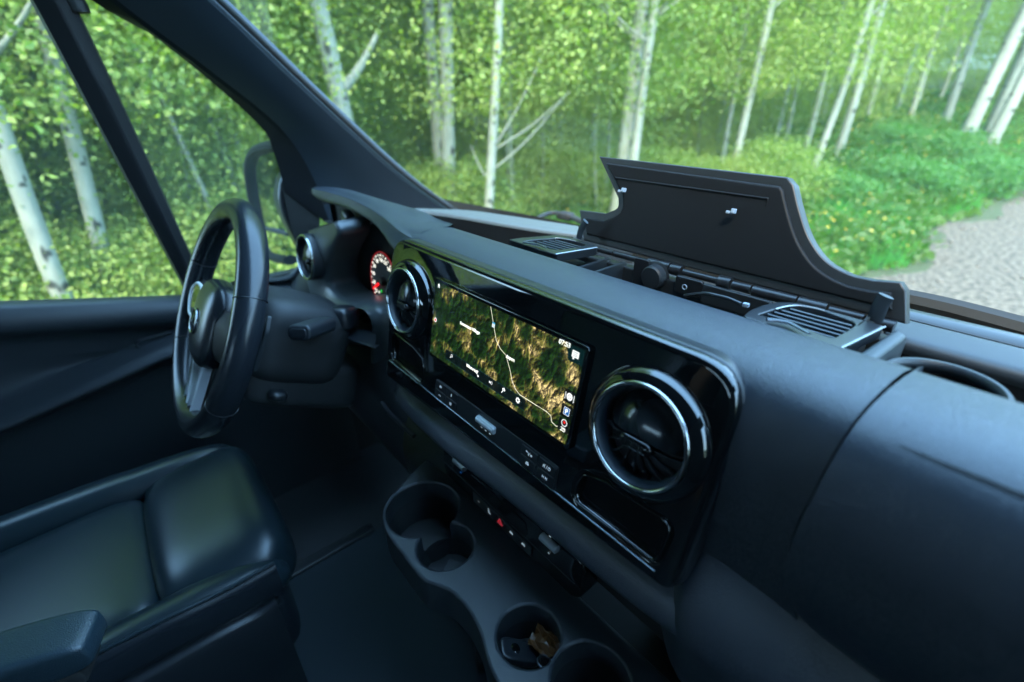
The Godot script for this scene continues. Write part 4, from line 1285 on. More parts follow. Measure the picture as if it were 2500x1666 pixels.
# ---------- cup holder console ----------
func build_console() -> void:
	var o := thing("cup_holder_console", "dark blue grey cup holder shelf jutting out below the dashboard", "cup holder")
	var lay := Transform3D(Basis(Vector3.RIGHT, Vector3(0, 0, -1), Vector3.UP), Vector3(0, -0.29, 0))
	var pts := cr2([Vector2(-0.213, 0.004), Vector2(-0.203, -0.025), Vector2(-0.187, -0.060), Vector2(-0.166, -0.092), Vector2(-0.148, -0.108), Vector2(-0.118, -0.1165), Vector2(-0.074, -0.117), Vector2(-0.024, -0.116), Vector2(-0.002, -0.106), Vector2(0.018, -0.097), Vector2(0.050, -0.095), Vector2(0.082, -0.101), Vector2(0.110, -0.112), Vector2(0.140, -0.117), Vector2(0.200, -0.117), Vector2(0.245, -0.105)], 4, false)
	pts.append(Vector2(0.275, -0.06))
	pts.append(Vector2(0.275, 0.02))
	pts.append(Vector2(0.15, 0.018))
	pts.append(Vector2(-0.150, 0.010))
	var a := ccw(circle(Vector2(-0.1235, -0.0560), 0.0525, 48))
	var b := ccw(circle(Vector2(-0.0455, -0.0660), 0.0375, 40))
	var ab: PackedVector2Array = ccw(Geometry2D.merge_polygons(a, b)[0])
	var c := ccw(circle(Vector2(0.1170, -0.0600), 0.0350, 40))
	var d := ccw(circle(Vector2(0.1940, -0.0430), 0.0400, 44))
	part("shelf", slab(pts, -0.055, 0.0, 0.004, [ab, c, d], false), M.plastic, o, 40).transform = lay
	for h in [[Vector2(-0.1235, -0.0560), 0.0515, 0.075], [Vector2(-0.0455, -0.0660), 0.0365, 0.060], [Vector2(0.1170, -0.0600), 0.0342, 0.06], [Vector2(0.1940, -0.0430), 0.0395, 0.08]]:
		part("cup_well", lathe([Vector2(h[1], -0.03), Vector2(h[1] * 0.93, -h[2]), Vector2(0, -h[2])], 40), M.dark, o, 40).transform = lay * Transform3D(Basis.IDENTITY, Vector3(h[0].x, h[0].y, 0))
	var fl := box(Vector3(0.030, 0.045, 0.004), 0.002)
	part("well_floor_pad", fl, M.plastic, o).transform = lay * Transform3D(Basis(Vector3.BACK, 0.5), Vector3(-0.040, -0.066, -0.056))
	part("stem", box(Vector3(0.40, 0.5, 0.16), 0.02, Vector3(0.07, -0.56, -0.08)), M.black, o)

# ---------- steering wheel and column ----------
func build_wheel() -> void:
	var t := 0.4709
	var at := Transform3D(Basis(Vector3.RIGHT, Vector3(0, cos(t), -sin(t)), Vector3(0, sin(t), cos(t))), Vector3(-0.492, -0.0596, 0.1985))
	var o := thing("steering_wheel", "black leather steering wheel with silver spoke trim in front of the driver's window", "steering wheel", at)
	part("rim", torus(0.1745, 0.0195, 96, 18, 1.08), M.rim_leather, o, 60)
	for a in [25.0, 161.0, 212.0, 330.0]:
		var r := deg_to_rad(a)
		part("rim_seam", torus(0.0196, 0.0007, 28, 6), M.satin, o).transform = Transform3D(Basis(Vector3(cos(r), sin(r), 0), Vector3(0, 0, 1.08), Vector3(sin(r), -cos(r), 0)), Vector3(cos(r), sin(r), 0) * 0.1745)
	var hub := pillow(Vector3(0.128, 0.140, 0.056), 0.62, 0.75, 40, 24)
	part("hub", hub, M.rim_leather, o, 60).transform = Transform3D(Basis.IDENTITY, Vector3(0, -0.012, -0.002))
	var back := pillow(Vector3(0.135, 0.145, 0.05), 0.5, 0.8, 40, 20)
	part("hub_back", back, M.frame, o, 60).position = Vector3(0, -0.012, -0.035)
	for s in [-1, 1]:
		var arm := patch([[Vector3(s * 0.055, 0.030, 0.004), Vector3(s * 0.110, 0.030, -0.004), Vector3(s * 0.172, 0.022, 0.0)], [Vector3(s * 0.055, 0.000, 0.012), Vector3(s * 0.110, 0.000, 0.004), Vector3(s * 0.172, -0.010, 0.006)], [Vector3(s * 0.055, -0.050, 0.004), Vector3(s * 0.110, -0.045, -0.004), Vector3(s * 0.170, -0.050, 0.0)], [Vector3(s * 0.055, -0.050, -0.02), Vector3(s * 0.110, -0.045, -0.02), Vector3(s * 0.170, -0.050, -0.012)]], 5, 5, s > 0)
		part("spoke", arm, M.frame, o, 60)
		var pod := [Vector2(s * 0.070, 0.028), Vector2(s * 0.112, 0.026), Vector2(s * 0.145, 0.008), Vector2(s * 0.148, -0.010), Vector2(s * 0.125, -0.034), Vector2(s * 0.078, -0.030)]
		var pp := ccw(round_corners(pod, 0.008))
		var pz := 0.0 if s < 0 else -0.020
		part("button_pod", slab(pp, 0.004 + pz, 0.0125 + pz, 0.002), M.gloss, o, 40)
		var loop := PackedVector3Array()
		for q in pp:
			loop.append(Vector3(q.x, q.y, 0.0115 + pz))
		loop.append(loop[0])
		part("pod_trim", tube(loop, 0.0028, 8, false, 1.0, Vector3(0, 0, 1)), M.silver_paint, o, 60)
		part("spoke_trim", slab(round_corners([Vector2(s * 0.022, -0.072), Vector2(s * 0.044, -0.068), Vector2(s * 0.031, -0.158), Vector2(s * 0.005, -0.172), Vector2(s * 0.005, -0.150)], 0.003), -0.004, 0.010, 0.003), M.silver_paint, o, 40)
	var low := patch([[Vector3(-0.055, -0.060, -0.006), Vector3(0, -0.060, 0.0), Vector3(0.055, -0.060, -0.006)], [Vector3(-0.042, -0.12, -0.006), Vector3(0, -0.12, 0.0), Vector3(0.042, -0.12, -0.006)], [Vector3(-0.030, -0.172, -0.006), Vector3(0, -0.172, 0.0), Vector3(0.030, -0.172, -0.006)]], 4, 4, true)
	part("lower_spoke", low, M.black, o, 60)
	part("emblem_ring", torus(0.0195, 0.0017, 40, 8), M.chrome, o, 60).position = Vector3(0, -0.012, 0.0275)
	var star := MB.new()
	for k in 3:
		var a := PI / 2 + k * TAU / 3
		star.add(tube(PackedVector3Array([Vector3.ZERO, Vector3(cos(a), sin(a), 0) * 0.0190]), [0.0032, 0.0006], 6, true, 0.6, Vector3(0, 0, 1)))
	part("emblem_star", star, M.chrome, o).position = Vector3(0, -0.012, 0.0285)

	var col := thing("steering_column", "black steering column cowl with a thick gear stalk beside the wheel", "steering column", at)
	part("cowl", pillow(Vector3(0.155, 0.150, 0.17), 0.45, 0.5, 40, 24), M.dark, col, 60).position = Vector3(0.005, -0.012, -0.125)
	part("lower_cowl", pillow(Vector3(0.135, 0.10, 0.22), 0.4, 0.4, 36, 20), M.dark, col, 60).position = Vector3(0.0, -0.085, -0.16)
	part("shift_paddle", slab(round_corners([Vector2(0.085, 0.025), Vector2(0.108, 0.045), Vector2(0.116, 0.02), Vector2(0.108, -0.05), Vector2(0.088, -0.045)], 0.006), -0.048, -0.042, 0.002), M.plastic, col)
	part("column_knob", pillow(Vector3(0.03, 0.02, 0.03), 0.8, 0.8, 20, 12), M.satin, col).position = Vector3(0.075, -0.10, -0.10)
	var a0: Vector3 = Vector3(-0.43, -0.0979, 0.0268)
	var b0: Vector3 = Vector3(-0.35, -0.0672, 0.1123)
	var y := (b0 - a0).normalized()
	var tf := frame_at(b0, y.cross(Vector3.UP), Vector3.UP)
	var zb := y
	var xb := Vector3.UP.cross(zb).normalized()
	tf = Transform3D(Basis(xb, zb.cross(xb).normalized(), zb), b0)
	var st := slab(rrect(0.038, 0.025, 0.0095, 6), -0.08, 0.0, 0.004, [], true, 4)
	part("gear_stalk", st, M.plastic, col, 50).transform = tf
	part("stalk_button", slab(rrect(0.026, 0.014, 0.005, 5), 0.0, 0.0018, 0.0012), M.satin, col, 40).transform = tf
	part("stalk_root", pillow(Vector3(0.05, 0.045, 0.06), 0.6, 0.6, 24, 14), M.satin, col, 60).transform = Transform3D(at.basis.inverse() * tf.basis, at.affine_inverse() * (a0 - y * 0.02))
	for ch in ["gear_stalk", "stalk_button"]:
		var n: Node3D = col.get_node(ch)
		n.transform = at.affine_inverse() * tf

# ---------- driver's seat ----------
func build_seat() -> void:
	var o := thing("driver_seat", "dark leather driver's seat cushion with raised side bolsters and an armrest", "car seat")
	var front := pillow(Vector3(0.375, 0.135, 0.200), 0.55, 0.42, 48, 28)
	part("front_cushion", front, M.leather, o, 60).transform = Transform3D(Basis(Vector3.RIGHT, 0.10), Vector3(-0.487, -0.456, 0.305))
	part("rear_cushion", pillow(Vector3(0.345, 0.12, 0.52), 0.40, 0.22, 48, 28), M.leather, o, 60).transform = Transform3D(Basis(Vector3.RIGHT, 0.06), Vector3(-0.490, -0.484, 0.655))
	var right := cr([Vector3(-0.300, -0.462, 0.246), Vector3(-0.300, -0.444, 0.258), Vector3(-0.303, -0.434, 0.30), Vector3(-0.304, -0.431, 0.38), Vector3(-0.300, -0.430, 0.47), Vector3(-0.296, -0.432, 0.60), Vector3(-0.292, -0.440, 0.90)], 4)
	part("bolster", tube(right, [0.016, 0.023, 0.027, 0.029, 0.031, 0.032, 0.033, 0.034, 0.035, 0.036, 0.037, 0.038, 0.038, 0.038, 0.039, 0.040, 0.040, 0.040, 0.040, 0.040, 0.040, 0.040, 0.040, 0.040, 0.040], 24, true, 0.86), M.leather, o, 60)
	var left := PackedVector3Array()
	for p in right:
		left.append(Vector3(-0.976 - p.x, p.y + 0.006, p.z))
	part("bolster", tube(left, [0.016, 0.023, 0.027, 0.029, 0.031, 0.032, 0.033, 0.034, 0.035, 0.036, 0.037, 0.038, 0.038, 0.038, 0.039, 0.040, 0.040, 0.040, 0.040, 0.040, 0.040, 0.040, 0.040, 0.040, 0.040], 24, true, 0.86), M.leather, o, 60)
	# piping and the leather flank below the bolster
	var pipe := cr([Vector3(-0.262, -0.3827, 0.2486), Vector3(-0.262, -0.3838, 0.2726), Vector3(-0.262, -0.3839, 0.3266), Vector3(-0.262, -0.3793, 0.379), Vector3(-0.262, -0.376, 0.4363), Vector3(-0.262, -0.3729, 0.4881), Vector3(-0.262, -0.3727, 0.5359)], 4)
	part("piping", tube(pipe, 0.0028, 8), M.leather, o)
	var fl := []
	for i in pipe.size():
		var p := pipe[i]
		fl.append([p + Vector3(-0.020, -0.016, 0), p + Vector3(-0.001, -0.002, 0), p + Vector3(0.008, -0.020, 0), p + Vector3(0.006, -0.06, 0), p + Vector3(-0.02, -0.085, 0)])
	part("flank", patch(fl, 3, 1), M.rim_leather, o, 60)
	part("front_skirt", pillow(Vector3(0.44, 0.16, 0.20), 0.3, 0.3, 40, 20), M.rim_leather, o, 60).position = Vector3(-0.487, -0.535, 0.335)
	var cov := cr([Vector3(-0.25, -0.4502, 0.2644), Vector3(-0.25, -0.4554, 0.2937), Vector3(-0.25, -0.4502, 0.3472), Vector3(-0.25, -0.4481, 0.4114), Vector3(-0.25, -0.4461, 0.4599)], 4)
	var cvr := []
	for p in cov:
		cvr.append([p + Vector3(-0.05, 0.006, 0), p + Vector3(-0.008, 0.004, 0), p + Vector3(0.004, -0.010, 0), p + Vector3(0.008, -0.06, 0), p + Vector3(0.004, -0.14, 0), p + Vector3(-0.02, -0.26, 0)])
	part("side_cover", patch(cvr, 3, 1), M.satin, o, 60)
	part("seat_box", box(Vector3(0.42, 0.28, 0.60), 0.02, Vector3(-0.49, -0.66, 0.62)), M.black, o)
	part("armrest", pillow(Vector3(0.052, 0.044, 0.44), 0.40, 0.20, 44, 24), M.arm_leather, o, 60).transform = Transform3D(Basis(Vector3.UP, -0.317), Vector3(-0.196, -0.220, 0.620))
	part("armrest_base", pillow(Vector3(0.048, 0.026, 0.42), 0.3, 0.2, 36, 14), M.black, o, 60).transform = Transform3D(Basis(Vector3.UP, -0.317), Vector3(-0.196, -0.248, 0.624))
	part("backrest", pillow(Vector3(0.50, 0.75, 0.16), 0.4, 0.3, 36, 24), M.leather, o, 60).transform = Transform3D(Basis(Vector3.RIGHT, 0.25), Vector3(-0.49, -0.06, 1.02))

# ---------- loose things ----------
func build_small_things() -> void:
	var floor_mat := thing("floor_mat", "dark rubber floor mat between the seat and the cup holder console", "floor mat")
	part("mat_sheet", slab(round_corners([Vector2(-0.585, -1.3), Vector2(0.75, -1.3), Vector2(0.75, 0.25), Vector2(-0.585, 0.25)], 0.05), 0, 0.008, 0.003), M.mat, floor_mat).transform = Transform3D(Basis(Vector3.RIGHT, Vector3(0, 0, -1), Vector3.UP), Vector3(0, -0.789, 0))
	part("mat_edge", box(Vector3(0.028, 0.012, 1.2), 0.003, Vector3(-0.600, -0.782, 0.6)), M.satin, floor_mat)

	var cable := thing("charging_cable", "thin black charging cable lying in the open storage tray", "cable")
	part("lead", tube(cr([Vector3(0.1041, 0.0432, -0.185), Vector3(0.1165, 0.0489, -0.185), Vector3(0.1286, 0.0529, -0.185), Vector3(0.1408, 0.0538, -0.185), Vector3(0.1526, 0.0542, -0.185), Vector3(0.1664, 0.0524, -0.185)], 6), 0.0022, 8), M.satin, cable)
	part("plug", box(Vector3(0.006, 0.0045, 0.004), 0.001), M.clip, cable).position = Vector3(0.1722, 0.054, -0.182)

	var key := thing("key_fob", "black car key fob lying in the near cup holder", "key", Transform3D(Basis(Vector3.UP, -0.55) * Basis(Vector3.RIGHT, -0.55), Vector3(0.1125, -0.318, 0.0707)))
	part("fob_body", pillow(Vector3(0.026, 0.013, 0.052), 0.45, 0.45, 28, 16), M.satin, key, 60)
	part("fob_trim", torus(0.0088, 0.0012, 24, 8, 1.0), M.dim_silver, key).transform = Transform3D(Basis(Vector3.RIGHT, PI / 2).scaled(Vector3(1.0, 1.0, 2.2)), Vector3(0, 0.003, 0))
	part("fob_button", lathe([Vector2(0, 0.0015), Vector2(0.005, 0.001), Vector2(0.006, 0)], 20), M.gloss, key).transform = Transform3D(Basis(Vector3.RIGHT, -PI / 2), Vector3(0, 0.0062, 0.008))

	var ring := thing("key_ring", "small silver key ring and tab beside the fob", "key ring", Transform3D(Basis(Vector3.RIGHT, 1.2), Vector3(0.142, -0.312, 0.0578)))
	part("loop", torus(0.0085, 0.0014, 28, 8), M.dim_silver, ring)
	part("tab", slab(rrect(0.012, 0.020, 0.003), -0.001, 0.001, 0.0005), M.black, ring).position = Vector3(0.006, -0.014, 0)

	var wrap := thing("brown_wrapper", "crumpled brown foil wrapper in the near cup holder", "wrapper", Transform3D(Basis(Vector3.UP, 0.4), Vector3(0.1267, -0.312, 0.0417)))
	var mb := MB.new()
	var r2 := RandomNumberGenerator.new()
	r2.seed = 5
	var rows := []
	for i in 7:
		var r := PackedVector3Array()
		for j in 7:
			r.append(Vector3((i - 3) * 0.006 + r2.randf_range(-0.0015, 0.0015), r2.randf_range(-0.004, 0.005), (j - 3) * 0.0045 + r2.randf_range(-0.0015, 0.0015)))
		rows.append(r)
	mb.grid(rows)
	part("foil", mb, M.brown, wrap, 10)

# ---------- outdoors ----------
func ground_y(x: float, z: float) -> float:
	var y := -1.5
	y += 0.045 * maxf(0.0, -z - 9.0)
	y += 0.02 * clampf(-x - 2.5, 0.0, 30.0)
	y += 0.12 * smoothstep(-1.0, -2.2, x) 
	y += 0.55 * smoothstep(-6.0, -13.0, z) * smoothstep(-0.9, -2.4, x) * smoothstep(-30.0, -6.0, x)
	return y + 0.10 * sin(x * 0.9 + z * 0.4) * sin(z * 0.7 - x * 0.3) * smoothstep(-1.2, -3.0, x)

func road_edge(z: float) -> float:   # left edge of the track; it bends away to the right far ahead
	return -1.02 + 0.12 * sin(z * 1.7) + 0.10 * sin(z * 3.9 + 1.0) + 0.02 * maxf(0.0, -z - 8.0) * maxf(0.0, -z - 8.0) * 0.6

func build_ground() -> void:
	var n1 := noise_tex(FastNoiseLite.TYPE_SIMPLEX_SMOOTH, 0.02, 8, 5)
	var earth := mat(0.035, 0.05, 0.018, 0.95)
	var rows := []
	for i in 61:
		var r := PackedVector3Array()
		for j in 61:
			var x := lerpf(-1.0, 1.0, j / 60.0)
			var z := lerpf(-1.0, 1.0, i / 60.0)
			x = signf(x) * pow(absf(x), 2.2) * 160.0
			z = signf(z) * pow(absf(z), 2.2) * 160.0
			r.append(Vector3(x, ground_y(maxf(x, -40.0), maxf(z, -60.0)), z))
		rows.append(r)
	var g := part("ground", loft(rows), earth, self, 80)
	g.set_meta("kind", "structure")
	var gravel := mat(0.24, 0.225, 0.20, 0.95)
	var gn := FastNoiseLite.new()
	gn.frequency = 0.06
	gn.fractal_octaves = 5
	var gi := gn.get_seamless_image(512, 512)
	for y in 512:
		for x in 512:
			var e := 0.62 + 1.3 * (gi.get_pixel(x, y).r - 0.35)
			gi.set_pixel(x, y, Color(e, e, e * 0.97))
	gravel.albedo_texture = ImageTexture.create_from_image(gi)
	gravel.albedo_color = Color(0.135, 0.113, 0.083).linear_to_srgb()
	grain(gravel, noise_tex(FastNoiseLite.TYPE_CELLULAR, 0.05, 17), 0.45, 0.2)
	rows = []
	for i in 121:
		var z := 14.0 - i * 0.36
		var e := road_edge(z)
		var r := PackedVector3Array()
		for j in 9:
			var x := e + 5.2 * j / 8.0
			r.append(Vector3(x, ground_y(x, z) + 0.03 - (0.05 if j == 0 or j == 8 else 0.0), z))
		rows.append(r)
	var rd := part("gravel_road", loft(rows), gravel, self, 80)
	rd.set_meta("kind", "structure")

func leaf_mesh(pts: Array, size: float, tint: Array, r: RandomNumberGenerator) -> ArrayMesh:
	var v := PackedVector3Array()
	var nn := PackedVector3Array()
	var cc := PackedColorArray()
	for p in pts:
		var nrm := Vector3(r.randfn(), r.randfn() + 0.5, r.randfn()).normalized()
		var a := nrm.cross(Vector3(r.randfn(), r.randfn(), r.randfn())).normalized()
		var b := nrm.cross(a)
		var s := size * r.randf_range(0.65, 1.3)
		var fold := nrm * s * 0.12
		var q0: Vector3 = p - a * s * 0.5
		var q1: Vector3 = p + b * s * 0.42 + fold
		var q2: Vector3 = p + a * s * 0.55
		var q3: Vector3 = p - b * s * 0.42 + fold
		for w in [q0, q2, q1, q0, q3, q2]:
			v.append(w)
		var n1 := (q1 - q0).cross(q2 - q0).normalized()
		var n2 := (q2 - q0).cross(q3 - q0).normalized()
		for k in 3:
			nn.append(n1)
		for k in 3:
			nn.append(n2)
		var c: Color = tint[0].lerp(tint[1], clampf(r.randf() * 0.7 + 0.3 * r.randf(), 0, 1))
		for k in 6:
			cc.append(c)
	var ar := []
	ar.resize(Mesh.ARRAY_MAX)
	ar[Mesh.ARRAY_VERTEX] = v
	ar[Mesh.ARRAY_NORMAL] = nn
	ar[Mesh.ARRAY_COLOR] = cc
	var me := ArrayMesh.new()
	me.add_surface_from_arrays(Mesh.PRIMITIVE_TRIANGLES, ar)
	me.surface_set_material(0, M.leaf)
	return me

# clumps of leaves between two heights; the radius narrows towards both ends
func crown_points(n: int, y0: float, y1: float, rad: float, clump: float, r: RandomNumberGenerator) -> Array:
	var out := []
	var per := 26
	for i in n / per:
		var t := r.randf()
		var w := rad * (0.45 + 0.55 * sin(PI * clampf(t * 0.9 + 0.1, 0, 1)))
		var a := r.randf() * TAU
		var d := w * sqrt(r.randf())
		var c := Vector3(cos(a) * d, lerpf(y0, y1, t), sin(a) * d)
		var flat := r.randf_range(0.35, 0.7)
		for k in per:
			out.append(c + Vector3(r.randfn() * clump, r.randfn() * clump * flat, r.randfn() * clump))
	return out

func bark_texture() -> ImageTexture:
	var im := Image.create(128, 1024, false, Image.FORMAT_RGB8)
	var n := FastNoiseLite.new()
	n.frequency = 0.02
	n.seed = 9
	for y in 1024:
		for x in 128:
			var a := TAU * x / 128.0
			var e := n.get_noise_3d(cos(a) * 20, sin(a) * 20, y * 0.35)
			var f := n.get_noise_3d(cos(a) * 60, sin(a) * 60, y * 2.2)
			var l := clampf(0.60 + e * 0.22 + f * 0.10, 0.2, 0.8)
			im.set_pixel(x, y, Color(l * 0.95, l, l * 0.93).linear_to_srgb())
	var r := RandomNumberGenerator.new()
	r.seed = 3
	for k in 80:   # eye shaped knots and level scars
		var cx := r.randi_range(0, 127)
		var cy := r.randi_range(0, 1023)
		var w := r.randf_range(3, 17)
		var h := r.randf_range(2, 6) if k % 3 else r.randf_range(6, 13)
		for dy in range(-14, 15):
			for dx in range(-24, 25):
				var q := Vector2(dx / w, (dy + absf(dx) * 0.15) / h).length()
				if q < 1.0:
					var px := (cx + dx + 128) % 128
					var py := (cy + dy + 1024) % 1024
					im.set_pixel(px, py, im.get_pixel(px, py).lerp(Color(0.16, 0.17, 0.16), 0.85 * (1.0 - q * q)))
	return ImageTexture.create_from_image(im)

func trunk_mesh(base: Vector3, top: Vector3, r0: float, r1: float, limbs: Array, seedn: int) -> ArrayMesh:
	var r := RandomNumberGenerator.new()
	r.seed = seedn
	var path := PackedVector3Array()
	var rad := []
	for i in 13:
		var t := i / 12.0
		var w := 0.03 * sin(t * 9.0 + seedn) * (1.0 - absf(2.0 * t - 1.0) * 0.4)
		path.append(base.lerp(top, t) + Vector3(w, 0, w * 0.6))
		rad.append(lerpf(r0, r1, t) * (1.25 if i == 0 else 1.0))
	var mb := tube(path, rad, 12, true, 1.0, Vector3(0, 0, 1))
	for l in limbs:
		var lp: Vector3 = l[0]
		var lq: Vector3 = l[1]
		var mid := lp.lerp(lq, 0.5) + Vector3(0, -0.04, 0)
		mb.add(tube(cr([lp, mid, lq], 4), [l[2], l[2] * 0.35], 7))
	return mb.build(M.bark, 60)

func build_forest() -> void:
	M.leaf = mat(1, 1, 1, 0.5)
	M.leaf.vertex_color_use_as_albedo = true
	M.leaf.backlight = Color(0.9, 1.0, 0.35)
	M.leaf.backlight_enabled = true
	M.bark = mat(0.40, 0.42, 0.36, 0.85)
	M.bark.albedo_texture = bark_texture()
	M.bark.uv1_scale = Vector3(1, 1, 1)
	M.bark_grey = mat(0.16, 0.17, 0.15, 0.9)
	M.needle = mat(0.012, 0.035, 0.030, 0.7)
	var r := RandomNumberGenerator.new()
	r.seed = 77
	var young := [Color(0.17, 0.26, 0.050), Color(0.40, 0.50, 0.13)]
	var mature := [Color(0.10, 0.19, 0.040), Color(0.29, 0.40, 0.09)]
	var lush := [Color(0.035, 0.15, 0.035), Color(0.13, 0.31, 0.08)]
	var crowns := []
	for k in 5:
		crowns.append(leaf_mesh(crown_points(21000, 1.6, 6.2, 1.3, 0.17, r), 0.029, mature if k % 2 else young, r))
	var saps := []
	for k in 5:
		saps.append(leaf_mesh(crown_points(17500, 0.20, 3.9, 0.95, 0.14, r), 0.0255, young if k % 2 else mature, r))
	var bushes := []
	for k in 4:
		bushes.append(leaf_mesh(crown_points(7500, 0.05, 0.75, 0.62, 0.11, r), 0.026, mature if k % 2 else young, r))
	var greens := []
	for k in 3:
		greens.append(leaf_mesh(crown_points(3600, 0.0, 0.62, 0.60, 0.10, r), 0.042, lush, r))
	# the trunks one can pick out: foot and upper pixel rows were turned into metres at the given distance
	var key := [
		[[Vector3(-3.6175, -0.6604, 0.6854), Vector3(-3.6237, 0.1874, 0.6215)], 0.066, "broad pale aspen trunk leaning across the rear of the driver's window"],
		[[Vector3(-4.0358, -0.7741, 0.4478), Vector3(-4.0395, 0.8188, 0.2684)], 0.064, "tall white aspen trunk half hidden by the window divider bar"],
		[[Vector3(-5.2363, -0.9773, 0.4566), Vector3(-5.2395, 0.3664, 0.2662)], 0.05, "faint slim aspen just right of the divider bar's foot"],
		[[Vector3(-4.2032, -0.4604, -0.3098), Vector3(-4.218, 0.6543, -0.1773)], 0.024, "thin pale aspen stem crossing the middle of the quarter window"],
		[[Vector3(-8.6367, -0.6763, 0.4928), Vector3(-8.6337, 1.1851, 0.5898)], 0.055, "faint grey aspen stem at the top left corner of the window"],
		[[Vector3(-4.7762, -1.0547, 1.0757), Vector3(-4.7762, -0.604, 1.0757)], 0.035, "thin sapling stem at the lower left corner of the window"],
		[[Vector3(-5.2082, 0.7306, -1.3547), Vector3(-5.2078, 1.1261, -1.3558)], 0.08, "white aspen trunk just above the slanting windscreen pillar"],
		[[Vector3(-4.2851, 0.1397, -1.5819), Vector3(-4.3049, 1.0168, -1.5312)], 0.105, "thickest aspen trunk with a forking limb, left in the windscreen"],
		[[Vector3(-8.6356, 1.1837, -4.0999), Vector3(-8.6373, 1.8077, -4.0963)], 0.11, "pale distant aspen behind the forked limb"],
		[[Vector3(-5.105, 0.6678, -3.0628), Vector3(-5.1007, 1.1665, -3.0699)], 0.09, "left one of the close pair of bright aspen trunks"],
		[[Vector3(-4.6808, 0.5974, -2.9865), Vector3(-4.6634, 1.1071, -3.0132)], 0.10, "right one of the close pair, with a dark knot"],
		[[Vector3(-3.981, -0.8875, -2.944), Vector3(-3.8941, 0.5508, -3.0583)], 0.062, "slender aspen with rising side limbs in the middle of the windscreen"],
		[[Vector3(-5.2073, -1.2753, -4.298), Vector3(-5.2493, 0.6018, -4.2463)], 0.075, "grey aspen right behind the slender limbed aspen"],
		[[Vector3(-3.782, 0.823, -5.1255), Vector3(-3.7651, 1.2255, -5.1385)], 0.11, "grey topped aspen trunk above the open lid, left of a whiter one"],
		[[Vector3(-3.5969, -0.2883, -5.0149), Vector3(-3.535, 1.1081, -5.0607)], 0.07, "bright white leaning aspen above the left end of the lid"],
		[[Vector3(-5.2303, -1.3361, -6.0022), Vector3(-5.2096, -0.1542, -6.0206)], 0.035, "thin wavy aspen stem left of the lid's top corner"],
		[[Vector3(-3.6544, -0.8602, -7.7878), Vector3(-3.5838, 1.3597, -7.8226)], 0.072, "long slim aspen rising from behind the middle of the lid"],
		[[Vector3(-4.5308, -0.9935, -9.0241), Vector3(-4.5407, 0.6166, -9.0189)], 0.055, "thin pale aspen close left of the long slim one"],
		[[Vector3(-2.82, -0.8741, -8.7908), Vector3(-2.7162, 0.3415, -8.8266)], 0.065, "tan aspen stem by the right end of the lid"],
		[[Vector3(-2.9929, -0.7833, -10.2093), Vector3(-2.9559, 0.4781, -10.2211)], 0.085, "whitish aspen stem at the left edge of the grass bank"],
		[[Vector3(-3.6873, -1.1042, -10.497), Vector3(-3.6522, -0.0594, -10.5102)], 0.065, "dull grey aspen stem between the long slim and the tan one"],
		[[Vector3(-3.0458, -0.5371, -14.3411), Vector3(-3.0364, 0.5104, -14.3433)], 0.065, "small white aspen stem over the dark grass hummock"],
		[[Vector3(-2.404, -0.3399, -14.476), Vector3(-2.4186, 1.7722, -14.4733)], 0.095, "white aspen at the upper right, standing left of the leaning group"],
		[[Vector3(-1.7849, -0.2783, -13.5676), Vector3(-1.6755, 1.406, -13.5841)], 0.15, "stout pale aspen of the leaning group at the upper right"],
		[[Vector3(-1.6412, -0.2913, -14.5988), Vector3(-1.6113, 1.2546, -14.6028)], 0.12, "second stout aspen of the leaning group, right behind the first"],
		[[Vector3(-1.4396, -0.1404, -14.1208), Vector3(-1.3606, 0.9267, -14.1304)], 0.13, "rightmost pale aspen of the leaning group at the picture's edge"],
		[[Vector3(-4.2192, -1.1846, -10.8247), Vector3(-4.2165, 0.0126, -10.8258)], 0.05, "faint thin stem right of the long slim aspen"],
		[[Vector3(-9.2128, -2.2812, -8.5279), Vector3(-9.1838, -0.0674, -8.5594)], 0.07, "hazy aspen stem seen between the limbed aspen and the lid"],
		[[Vector3(-9.0436, -1.3456, -5.4394), Vector3(-8.9681, -0.2948, -5.562)], 0.16, "grey white lower trunk seen above the windscreen's lower left corner"]]
	var sights := []
	var idx := 0
	for k in key:
		var a: Vector3 = k[0][0]
		var b: Vector3 = k[0][1]
		var dir := (b - a).normalized()
		if dir.y < 0.3:
			continue
		var gy := ground_y(a.x, a.z) - 0.05
		sights.append(Vector3(atan2(a.x - 0.36, -(a.z - 0.27)), Vector2(a.x - 0.36, a.z - 0.27).length(), 0.70 if k[1] > 0.06 else 0.4))
		var foot := a - dir * ((a.y - gy) / dir.y)
		var tall := 6.6 if k[1] > 0.08 else 5.2
		var t := thing("aspen_tree", k[2], "tree", Transform3D(Basis.IDENTITY, foot), "aspens at the edge of the wood")
		var top := dir * (tall / dir.y)
		var limbs := []
		if idx == 7:
			for p in [[Vector3(-4.2939, 0.3162, -1.5597), Vector3(-4.1185, 0.8017, -1.9551)]]:
				limbs.append([p[0] - foot, p[1] - foot, 0.055])
		if idx == 11:
			for p in [[Vector3(-3.9097, -0.1652, -3.0383), Vector3(-3.6075, 0.5942, -3.3956)], [Vector3(-3.9051, -0.2081, -3.0442), Vector3(-3.403, 0.3026, -3.6054)], [Vector3(-3.9186, -0.4041, -3.0267), Vector3(-3.4637, 0.2191, -3.5455)], [Vector3(-3.9786, -0.5131, -2.9473), Vector3(-4.0707, -0.1781, -2.8191)]]:
				limbs.append([p[0] - foot, p[1] - foot, 0.012])
		for q in 5:
			var h := r.randf_range(0.35, 0.85)
			var an := r.randf() * TAU
			limbs.append([top * h, top * h + Vector3(cos(an) * 0.7, 0.55, sin(an) * 0.7), 0.018])
